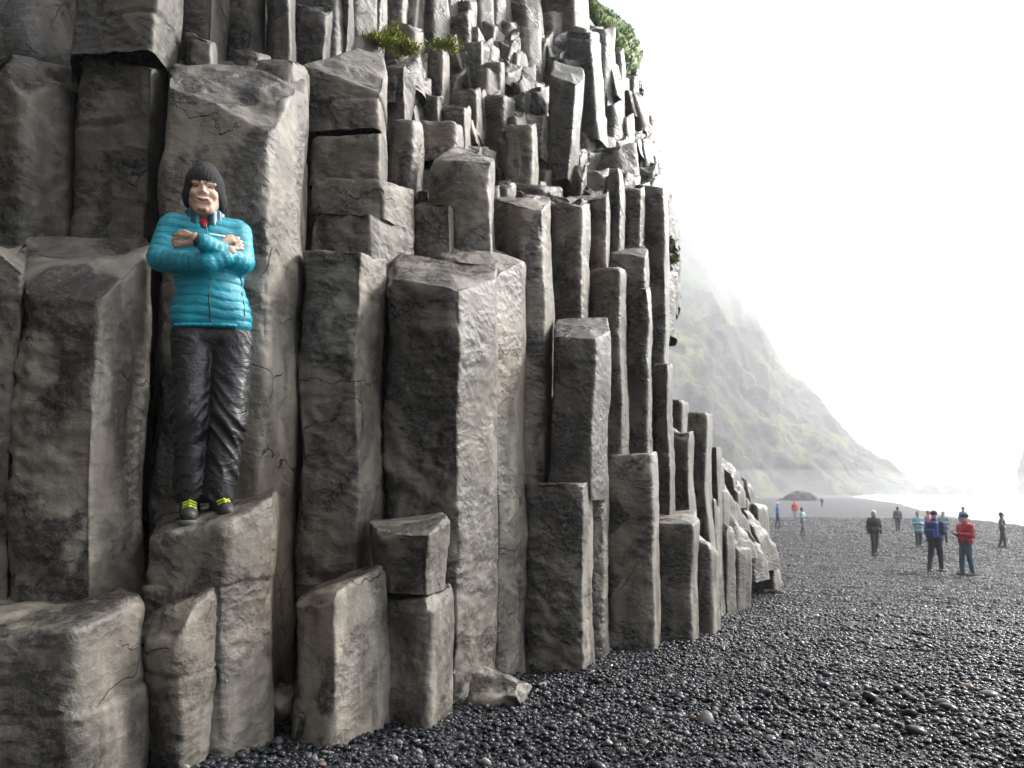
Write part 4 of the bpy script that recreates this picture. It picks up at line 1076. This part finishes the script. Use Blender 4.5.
    zp = [m(203, 228, -.112), m(205, 240, -.128)]
    body_part('zip', [('cap', zp[0], zp[1], .0035, .0035)], zipm, jk, .003)
    def surf_y(x, y):    # front surface of jacket torso at a pixel
        best = None
        P = np.array([m(x, y, d) for d in np.linspace(-.3, 0, 200)]); f = jac(P); i = np.argmax(f < 0); return P[i][1]
    def strip(name, pts, rad, mat, parent):
        pr = []
        for a, b in zip(pts[:-1], pts[1:]):
            A = m(a[0], a[1], surf_y(*a)-.001); Bq = m(b[0], b[1], surf_y(*b)-.001)
            pr.append(('cap', A, Bq, rad, rad))
        return body_part(name, pr, mat, parent, .003, .003)
    strip('zip', [(208, 282), (208, 290), (208, 298), (208, 306), (209, 314), (209, 324)], .0038, zipm, jk)
    strip('pocket_zip', [(236, 272), (237, 282), (238, 292), (240, 302), (241, 314)], .0038, zipm, jk)
    strip('logo_strip', [(207, 237), (213, 237), (219, 236.5), (226, 236)], .0055, simple('reflective_white', (.75, .82, .85), .4), jk)
    hemp = [('cap', m(x, 327-(x-210)*.06, surf_y(x, 320)), m(x+6, 327-(x-204)*.06, surf_y(x+6, 320)), .009, .009) for x in range(178, 232, 6)]
    body_part('hem', hemp, JM, jk, .004, .006)
    body_part('cuff', [('cap', m(200, 251.3, -.180), m(198, 251, -.185), .036, .033)], simple('cuff_dark', (.01, .05, .07), .7), r, .004, .004)
    # trousers
    tm = MT('black_rain_trousers'); p = tm.pos((1, 1, .8), 'object')
    tm.l(tm.mix(tm.rng(tm.noise(p, 9, 4), .35, .65), (.006, .006, .008), (.016, .016, .020)), tm.b.inputs['Base Color']); tm.b.inputs['Roughness'].default_value = .46
    tm.l(tm.bump(tm.noise(tm.pos((1, 1, 1.5), 'object'), 9, 5, .55, 1.0), .5, .04), tm.b.inputs['Normal'])
    tro = [('cap', m(191, 335, .02), m(231, 335, .02), .093, .093), ('cap', m(192, 345, .02), m(193, 420, -.02), .096, .078), ('cap', m(193, 420, -.02), m(194, 496, .0), .076, .064),
           ('cap', m(230, 345, .02), m(227, 420, -.025), .097, .082), ('cap', m(227, 420, -.025), m(220, 494, -.01), .080, .070)]
    def fold(p):
        k = .35+1.2*np.exp(-((p[:, 2]-m(0, 418)[2])/.16)**2)+1.1*np.exp(-((p[:, 2]-m(0, 485)[2])/.10)**2)
        q = p*np.array([6.5, 5, 13.]) + np.c_[np.zeros(len(p)), np.zeros(len(p)), p[:, 0]*16*np.sign(p[:, 0]+.0)]
        return -.011*k*(1-2*np.abs(perlin(q)))+.004
    def trou(p):
        v = sdf_fn(tro, .02)(p)+fold(p)
        v = np.maximum(v, p[:, 2]-m(0, 328)[2]); v = np.maximum(v, m(0, 503)[2]-p[:, 2]); return v
    V, Q = surfnet(trou, *bounds(tro, .05), .006); obj('trousers', mkmesh('trousers', V, quads(Q)), tm.m, r)
    # shoes
    sm = simple('shoe_dark', (.014, .015, .014), .6, bump=(60, .5, .006)); so = simple('shoe_sole', (.09, .09, .09), .7); la = simple('lace_yellow', (.50, .62, .03), .5)
    for (x, y, tx, s) in ((194, 508, 196, 0), (221, 504, 229, 1)):
        hx = m(x, 0)[0]; tx = m(tx, 0)[0]
        zt = 0.0 if s == 0 else .018; z0 = -.022 if s == 0 else -.004
        sh = body_part('shoe', [('cap', (hx, .05, z0+.05), (hx, .02, z0+.085), .043, .045), ('cap', (hx, .03, z0+.045), (tx, -.17, z0+.040), .042, .034), ('cap', (hx, -.02, z0+.085), (tx, -.12, z0+.055), .034, .028)], sm, r, .006, .02,
                       extra=lambda p, z0=z0: np.maximum(0, (z0+.012)-p[:, 2])*3)
        body_part('sole', [('cap', (hx, .05, z0+.018), (hx, .0, z0+.016), .047, .046), ('cap', (hx, .0, z0+.016), (tx, -.17, z0+.016), .045, .040)], so, sh, .006, .01, extra=lambda p, z0=z0: np.maximum(np.abs(p[:, 2]-(z0+.012))-.013, 0)*4)
        for q in range(4):
            yy = -.035-.026*q; zz = z0+.118-.012*q; xx = hx+(tx-hx)*(.2+.17*q)
            body_part('lace', [('cap', (xx-.026, yy, zz-.008), (xx+.002, yy-.012, zz+.004), .005, .005), ('cap', (xx+.002, yy-.012, zz+.004), (xx+.028, yy+.004, zz-.008), .005, .005)], la, sh, .0035, .003)
    return r
make_man()

# ------------------------------------------------------------------ WALKERS
def walker(px, feet_py, head_py, face, label, jcol, tcol, hat=None, hair=(.03, .02, .015), arms='down', stride=.12, skin=None, long=False, lod=.018, wide=1., depthY=None):
    P = feet(px, feet_py) if depthY is None else None
    if depthY is not None:
        P = U(px, feet_py, depthY); P[2] = gheight(P[0], P[1])[0]
    H = (feet_py-head_py)*P[1]/F if depthY is None else 1.72
    H = min(max(H, 1.55), 1.88); s = H/1.75
    body = [('ell', (0, -.01, 1.64), (.075, .095, .115)), ('cap', (0, -.09, 1.63), (0, -.105, 1.605), .012, .015), ('cap', (0, -.03, 1.565), (0, -.045, 1.56), .05, .045), ('cap', (0, 0, 1.42), (0, 0, 1.58), .06, .052),
            ('ell', (0, 0, 1.28), (.17, .10, .2)), ('ell', (0, 0, 1.0), (.15, .10, .14))]
    st = stride
    for sx, f in ((-1, 1), (1, -1)):
        body += [('cap', (sx*.09, 0, .92), (sx*.10, -f*st*.6-.02, .48), .07, .05), ('cap', (sx*.10, -f*st*.6-.02, .48), (sx*.10, -f*st+(.05 if f < 0 else 0), .08), .05, .035),
                 ('cap', (sx*.10, -f*st+(.06 if f < 0 else .02), .05), (sx*.11, -f*st-.14, .035), .04, .035)]
    A = []
    for sx in (-1, 1):
        sh = (sx*.19, 0, 1.40)
        if arms == 'down': el, ha = (sx*.25, .03, 1.13), (sx*.25, -.06*sx*0-.05, .88)
        elif arms == 'hold': el, ha = (sx*.23, -.02, 1.14), (sx*.07, -.32, 1.20)
        elif arms == 'pocket': el, ha = (sx*.28, .07, 1.15), (sx*.19, -.07, .98)
        elif arms == 'out': el, ha = ((sx*.30, .02, 1.18), (sx*.42, -.10, 1.10)) if sx < 0 else ((sx*.30, .05, 1.16), (sx*.22, -.05, 1.0))
        A.append((sh, el, ha)); hd = np.array(ha)-np.array(el); hd /= np.linalg.norm(hd)
        body += [('cap', sh, el, .045, .038), ('cap', el, ha, .036, .026), ('cap', ha, tuple(np.array(ha)+hd*.09), .026, .02)]
        for k in range(4):
            o = np.array([.0, (k-1.5)*.02, 0]); body.append(('cap', tuple(np.array(ha)+hd*.08+o), tuple(np.array(ha)+hd*.15+o*1.2+np.array([0, -.01, -.01])), .010, .008))
        body.append(('cap', tuple(np.array(ha)+hd*.03), tuple(np.array(ha)+hd*.08+np.array([-sx*.02, -.04, 0])), .011, .009))
    V, Q = surfnet(sdf_fn(body, .03), *bounds(body, .06), lod)
    r = obj('person', mkmesh('person', V, quads(Q)), skin or PALE)
    r.location = Vector((P[0], P[1], float(gheight(P[0], P[1])[0])-.01)); r.rotation_euler = (0, 0, face); r.scale = (s, s, s)
    tag(r, label, 'person', 'people walking on the beach')
    jm_ = cloth('jacket_cloth', jcol); zb = .72 if long else .86
    jp = [('ell', (0, 0, 1.28), (.215*wide, .145, .22)), ('cap', (-.15, 0, 1.40), (.15, 0, 1.40), .085, .085), ('cap', (-.07*wide, 0, 1.0), (.07*wide, 0, 1.0), .145, .145), ('cap', (0, 0, 1.44), (0, .01, 1.50), .09, .075)]
    if long: jp.append(('cap', (-.07, 0, .82), (.07, 0, .82), .15, .15))
    for (a, b, c) in A:
        jp += [('cap', a, b, .072, .062), ('cap', b, c, .060, .048)]
    def jf(p):
        v = sdf_fn(jp, .03)(p)+.008*perlin(p*9)
        cut = zb-p[:, 2]; near = (np.abs(p[:, 0]) < .2) & (np.abs(p[:, 1]) < .2)
        return np.where(near, np.maximum(v, cut), v)
    V, Q = surfnet(jf, *bounds(jp, .06), lod); obj('jacket', mkmesh('jacket', V, quads(Q)), jm_, r)
    tp = [('cap', (-.06, 0, .93), (.06, 0, .93), .125, .125)]
    for sx, f in ((-1, 1), (1, -1)):
        tp += [('cap', (sx*.085, 0, .88), (sx*.10, -f*st*.6-.02, .48), .098, .075), ('cap', (sx*.10, -f*st*.6-.02, .48), (sx*.10, -f*st+(.05 if f < 0 else 0), .12), .073, .06)]
    V, Q = surfnet(lambda p: np.maximum(sdf_fn(tp, .02)(p)+.008*perlin(p*10), .09-p[:, 2]), *bounds(tp, .06), lod); obj('trousers', mkmesh('trousers', V, quads(Q)), cloth('trouser_cloth', tcol), r)
    for sx, f in ((-1, 1), (1, -1)):
        body_part('shoe', [('cap', (sx*.10, -f*st+(.08 if f < 0 else .05), .06), (sx*.11, -f*st-.15, .045), .055, .048)], cloth('shoe_cloth', (.10, .10, .10)), r, lod, .01)
    if hat: body_part('hat', [('ell', (0, .0, 1.70), (.095, .112, .085)), ('cap', (-.05, -.09, 1.675), (.05, -.09, 1.675), .018, .018)], cloth('hat_cloth', hat), r, lod*.8, .02)
    else: body_part('hair', [('ell', (0, .025, 1.675), (.09, .105, .105)), ('ell', (0, .06, 1.60), (.075, .055, .09))], cloth('hair', hair), r, lod*.8, .02, sub=[('ell', (0, -.12, 1.62), (.07, .09, .10))])
    return r
def held(name, label, cat, person, fn, mat, lod=.015):
    """a thing carried by a person: own top-level object in the person's place"""
    prims, k = fn
    V, Q = surfnet(sdf_fn(prims, k), *bounds(prims, .06), lod)
    V = V-np.array([0, 0, 1.0])
    o = obj(name, mkmesh(name, V, quads(Q)), mat)
    o.location = person.location + Vector((0, 0, 1.0*person.scale[0])); o.rotation_euler = person.rotation_euler; o.scale = person.scale
    tag(o, label, cat); return o
PI = math.pi
walker(875, 555.5, 511, 0., 'white haired walker in a bulky black jacket striding towards the cliff', (.012, .013, .018), (.012, .012, .015), hair=(.75, .74, .72), arms='down', wide=1.2)
p9 = walker(936, 572, 511, PI*.72, 'person in navy with a bright blue rucksack seen from behind', (.012, .02, .09), (.015, .02, .035), hat=(.015, .03, .14), arms='hold', stride=.14, wide=1.1)
held('backpack', 'blue rucksack on the back of the person in navy', 'backpack', p9, ([('box', (0, .19, 1.22), (.16, .10, .24), .06), ('box', (0, .30, 1.12), (.11, .05, .12), .04), ('cap', (-.10, .10, 1.42), (.10, .10, 1.42), .04, .04)], .03), cloth('pack_blue', (.012, .035, .20)))
p11 = walker(967, 576, 515, -PI*.42, 'person in a red jacket and blue jeans looking down at a phone', (.42, .012, .035), (.05, .12, .17), hat=(.02, .03, .05), arms='hold', stride=.05)
held('phone', 'small dark phone held by the person in red', 'phone', p11, ([('box', (0, -.42, 1.23), (.04, .07, .010), .008)], .01), cloth('phone_black', (.01, .01, .012)), .006)
held('backpack', 'small dark bag on the back of the person in red', 'backpack', p11, ([('box', (0, .18, 1.20), (.12, .08, .16), .06), ('cap', (-.08, .08, 1.38), (.08, .08, 1.38), .03, .03)], .02), cloth('pack_black', (.015, .015, .018)))
walker(919, 547, 512, -.35, 'person in a pale blue coat with dark hair, left of the blue rucksack', (.30, .50, .58), (.02, .03, .045), arms='hold', stride=.2, long=True)
walker(929, 543, 511, .5, 'person in a pink hooded top half hidden behind the blue rucksack', (.45, .12, .17), (.03, .03, .04), hat=(.55, .16, .2), arms='down')
walker(944, 545, 512, -.7, 'person in a pale grey jacket just right of the blue rucksack', (.25, .33, .38), (.04, .05, .06), arms='hold')
walker(964, 537, 507, .2, 'person in a light blue hat half hidden behind the red jacket', (.04, .16, .30), (.03, .04, .06), hat=(.10, .35, .55), arms='down')
walker(1003, 548, 513, .9, 'person in a slate grey jacket with a blue bag at the right edge', (.07, .09, .11), (.05, .055, .06), arms='out', stride=.1)
walker(898, 531, 507, PI*.9, 'grey green coated walker behind the bulky black jacket', (.12, .17, .16), (.09, .05, .06), hair=(.04, .04, .04), arms='down', long=False, stride=.15)
walker(803, 536, 508, .8, 'person in a pale top and khaki trousers nearest the fallen boulders', (.38, .46, .48), (.24, .22, .19), arms='hold')
walker(778, 527, 503, PI*.4, 'person in a long blue raincoat and white hat by the end of the cliff', (.02, .16, .40), (.08, .07, .07), hat=(.7, .66, .6), arms='down', long=True)
walker(795, 520, 499, 0., 'distant walker in an orange red jacket and pale trousers', (.75, .10, .045), (.45, .40, .38), hat=(.8, .15, .08), arms='down')
walker(822, 507, 497.5, 0., 'farthest tiny dark walker out in the mist', (.08, .08, .10), (.05, .05, .06), arms='down')

# ------------------------------------------------------------------ HAZE
def haze():
    lo, hi = np.array([-300., -80., -8.]), np.array([2600., 1500., 400.])
    V = np.array([[x, y, z] for x in (lo[0], hi[0]) for y in (lo[1], hi[1]) for z in (lo[2], hi[2])])
    Q = [(0, 1, 3, 2), (4, 6, 7, 5), (0, 4, 5, 1), (2, 3, 7, 6), (0, 2, 6, 4), (1, 5, 7, 3)]
    m = bpy.data.materials.new('haze'); m.use_nodes = True; m.node_tree.nodes.clear()
    o_ = m.node_tree.nodes.new('ShaderNodeOutputMaterial'); v = m.node_tree.nodes.new('ShaderNodeVolumePrincipled')
    v.inputs['Color'].default_value = (.96, .975, 1, 1); v.inputs['Density'].default_value = HAZE_D; v.inputs['Anisotropy'].default_value = .2
    m.node_tree.links.new(v.outputs[0], o_.inputs['Volume'])
    o = obj_world('haze', V, quads(Q), m, smooth=False); tag(o, 'pale sea mist over the beach', 'haze', kind='stuff')
HAZE_D = .0009
haze()
def mist(px, py, Y, rx, ry, rz, dens, label):
    c = U(px, py, Y); V = []; n, m_ = 36, 18
    for j in range(m_+1):
        for i in range(n):
            a, b = 2*math.pi*i/n, math.pi*j/m_; V.append([rx*math.sin(b)*math.cos(a)+1e-3*math.cos(a), ry*math.sin(b)*math.sin(a)+1e-3*math.sin(a), rz*math.cos(b)])
    V = np.array(V); V = V*(1+.22*fbm(V/np.array([rx, ry, rz])*1.6+py, 3))[:, None] + c
    j = np.arange(n); jn = (j+1) % n
    Q = np.concatenate([np.c_[r*n+j, (r+1)*n+j, (r+1)*n+jn, r*n+jn] for r in range(m_)])
    m = bpy.data.materials.new('mist'); m.use_nodes = True; m.node_tree.nodes.clear()
    o_ = m.node_tree.nodes.new('ShaderNodeOutputMaterial'); v = m.node_tree.nodes.new('ShaderNodeVolumePrincipled')
    v.inputs['Color'].default_value = (.97, .98, 1, 1); v.inputs['Density'].default_value = dens
    m.node_tree.links.new(v.outputs[0], o_.inputs['Volume'])
    tag(obj_world('mist', V, quads(Q), m), label, 'mist', kind='stuff')
mist(655, 110, 470, 120, 130, 160, .0048, 'low cloud clinging to the upper headland')
mist(800, 491, 260, 105, 60, 9, .0016, 'thin band of sea spray drifting along the foot of the headland')
